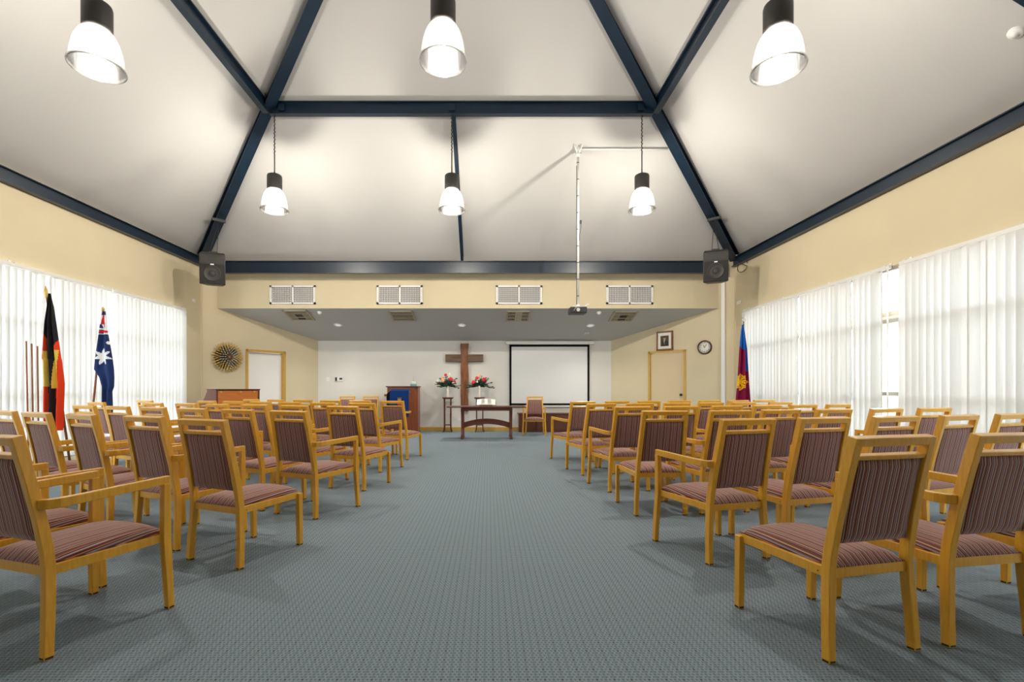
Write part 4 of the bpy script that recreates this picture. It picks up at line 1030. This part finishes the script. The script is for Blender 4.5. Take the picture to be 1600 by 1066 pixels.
def c1(u, v, x, z):
    py_ = HY-(z-EYE)*F/(Yf-.10)
    px = CX+(x+ox)*F/(Yf-.10)
    if py_ < 512: return 'black'
    lo = 71.5-max(0, min(1, (530-py_)/20))*6 if py_ < 600 else 72.5
    hi = 90-max(0, min(1, (py_-515)/30))*5.5 if py_ < 607 else 84
    if 547 < py_ < 603 and 67.2 < px < 74.0-max(0, 553-py_)*.6: return 'yellow'
    if 546 < py_ < 607 and 81.5 < px < 89.8-abs(py_-578)*.03: return 'yellow'
    if px < lo or px > hi: return 'red'
    return 'black'
draped(t, None, rows, c1, 2.5, .03)
# flag 2 : navy with star and union
Yf2 = 7.1
t = thing('leaning_flag', 'navy flag with white star and union corner on a pole by the left windows', 'flag', (FX(140, Yf2), Yf2, 0)); ox2 = FX(140, Yf2)
p0 = Vector((FX(136, Yf2)-ox2, .0, .02)); p1 = Vector((FX(161.5, Yf2)-ox2, 0, FZ(480, Yf2)))
bm = B(); tube(bm, [p0, p1-(p1-p0).normalized()*.06], .014, 10); obj('pole', bm, pole_w, t)
bm = B(); d = (p1-p0).normalized(); tube(bm, [p1-d*.06, p1-d*.05, p1-d*.02, p1], [.014, .02, .018, .008], 10); obj('finial', bm, gold_m, t)
base(t, p0.x, 0)
rows = [(FZ(py_, (Yf2-.10)), FX(a_, (Yf2-.10))-ox2, FX(b_, (Yf2-.10))-ox2) for py_, a_, b_ in ((486, 158.5, 162.5), (500, 154.5, 164), (520, 152.5, 166), (545, 149, 170.5), (560, 147, 173), (577, 145.5, 175), (590, 154, 175.5), (604, 158, 175), (612, 158, 172), (640, 158, 173), (668, 163, 171))]
def c2(u, v, x, z):
    py_ = HY-(z-EYE)*F/(Yf2-.10); px = CX+(x+ox2)*F/(Yf2-.10)
    if py_ < 492: return 'navy'
    if py_ < 522:
        k = (py_-492)/30; s = u-.3
        if abs(k-.86) < .07: return 'ured'
        if abs(k-.72) < .05 or k > .94: return 'white'
        if k < .45: return 'ured' if abs(u-.55) < .2+.25*k else 'white'
        if abs(u-k) < .16 or u > .85: return 'white'
        return 'ured' if u > .9 else 'navy'
    # seven pointed star
    dx, dy = px-159.5, (py_-557); r_ = math.hypot(dx*1.0, dy); q = math.atan2(dx, -dy)
    m_ = (q*7/(2*math.pi)) % 1; m_ = abs(m_-.5)*2
    if r_ < 6.0+7.5*m_**1.15: return 'white'
    if math.hypot(px-168, py_-535) < 2.2: return 'white'
    return 'navy'
draped(t, None, rows, c2, 1.5, .022)
# three bare poles against the left blinds
for k, (pa, pb, ya) in enumerate(((41, 45, 533), (49.5, 53, 537), (58.5, 61, 541))):
    Yq = 6.25+.05*k; bm = B(); tube(bm, [(FX(pb, Yq), Yq, .0), (FX(pa, Yq), Yq, FZ(ya, Yq))], .010, 8)
    tag(obj('bare_pole', bm, pole_w), ['slim bare pole by the left blinds, leftmost of three', 'slim bare pole by the left blinds, middle of three', 'slim bare pole by the left blinds, nearest the draped flag'][k], 'pole', 'bare poles by the left blinds')
# flag 3 : maroon, blue border, yellow star
Yf3 = 9.3
t = thing('standing_flag', 'maroon and blue flag with yellow star emblem on a pole in the right corner', 'flag', (FX(1162, Yf3), Yf3, 0)); ox3 = FX(1162, Yf3)
bm = B(); tube(bm, [(0, 0, .05), (0, 0, FZ(503, Yf3))], .014, 10); obj('pole', bm, chrome_m, t)
bm = B(); zt4 = FZ(498, Yf3); pts = []
for i in range(21):
    q = i/20
    if q < .5: a_ = R(40+q*2*230); pts.append((.028*math.cos(a_)*1.1, 0, zt4+.030+.028*math.sin(a_)))
    else: a_ = R(90-(q-.5)*2*230); pts.append((.030*math.cos(a_)*1.1, 0, zt4-.028+.03*math.sin(a_)))
tube(bm, pts, .007, 8); tube(bm, [(0, 0, zt4-.09), (0, 0, zt4+.075)], .005, 8); tube(bm, [(0, 0, zt4-.11), (0, 0, zt4-.09), (0, 0, zt4-.08)], [.016, .022, .006], 12); obj('letter_finial', bm, chrome_m, t)
base(t, 0, 0)
rows = [(FZ(py_, (Yf3-.10)), FX(a_, (Yf3-.10))-ox3, FX(b_, (Yf3-.10))-ox3) for py_, a_, b_ in ((507, 1160.5, 1163), (520, 1158.5, 1165), (545, 1156, 1168), (580, 1153.5, 1170), (600, 1152, 1171), (630, 1149, 1173), (680, 1146, 1176))]
def c3(u, v, x, z):
    py_ = HY-(z-EYE)*F/(Yf3-.10); px = CX+(x+ox3)*F/(Yf3-.10)
    dx, dy = px-1157.5, py_-596.5; r_ = math.hypot(dx, dy*.92); q = math.atan2(dx, -dy); m_ = abs(((q*8/(2*math.pi)) % 1)-.5)*2
    R_ = 9.2+3.6*m_
    if r_ < R_:
        if R_-3.0 < r_ < R_-2.1: return 'maroon'
        if 3.5 < r_ < 6.8 and (int((q+10)*4.2) % 3 == 0) and dx > -3: return 'maroon'
        return 'gold'
    if py_ < 541+(u*10): return 'blue'
    if u > .62+.0*v and py_ < 580 and u > .55+(py_-541)/39*.3: return 'blue'
    return 'maroon'
draped(t, None, rows, c3, 2, .035, 70, 220)
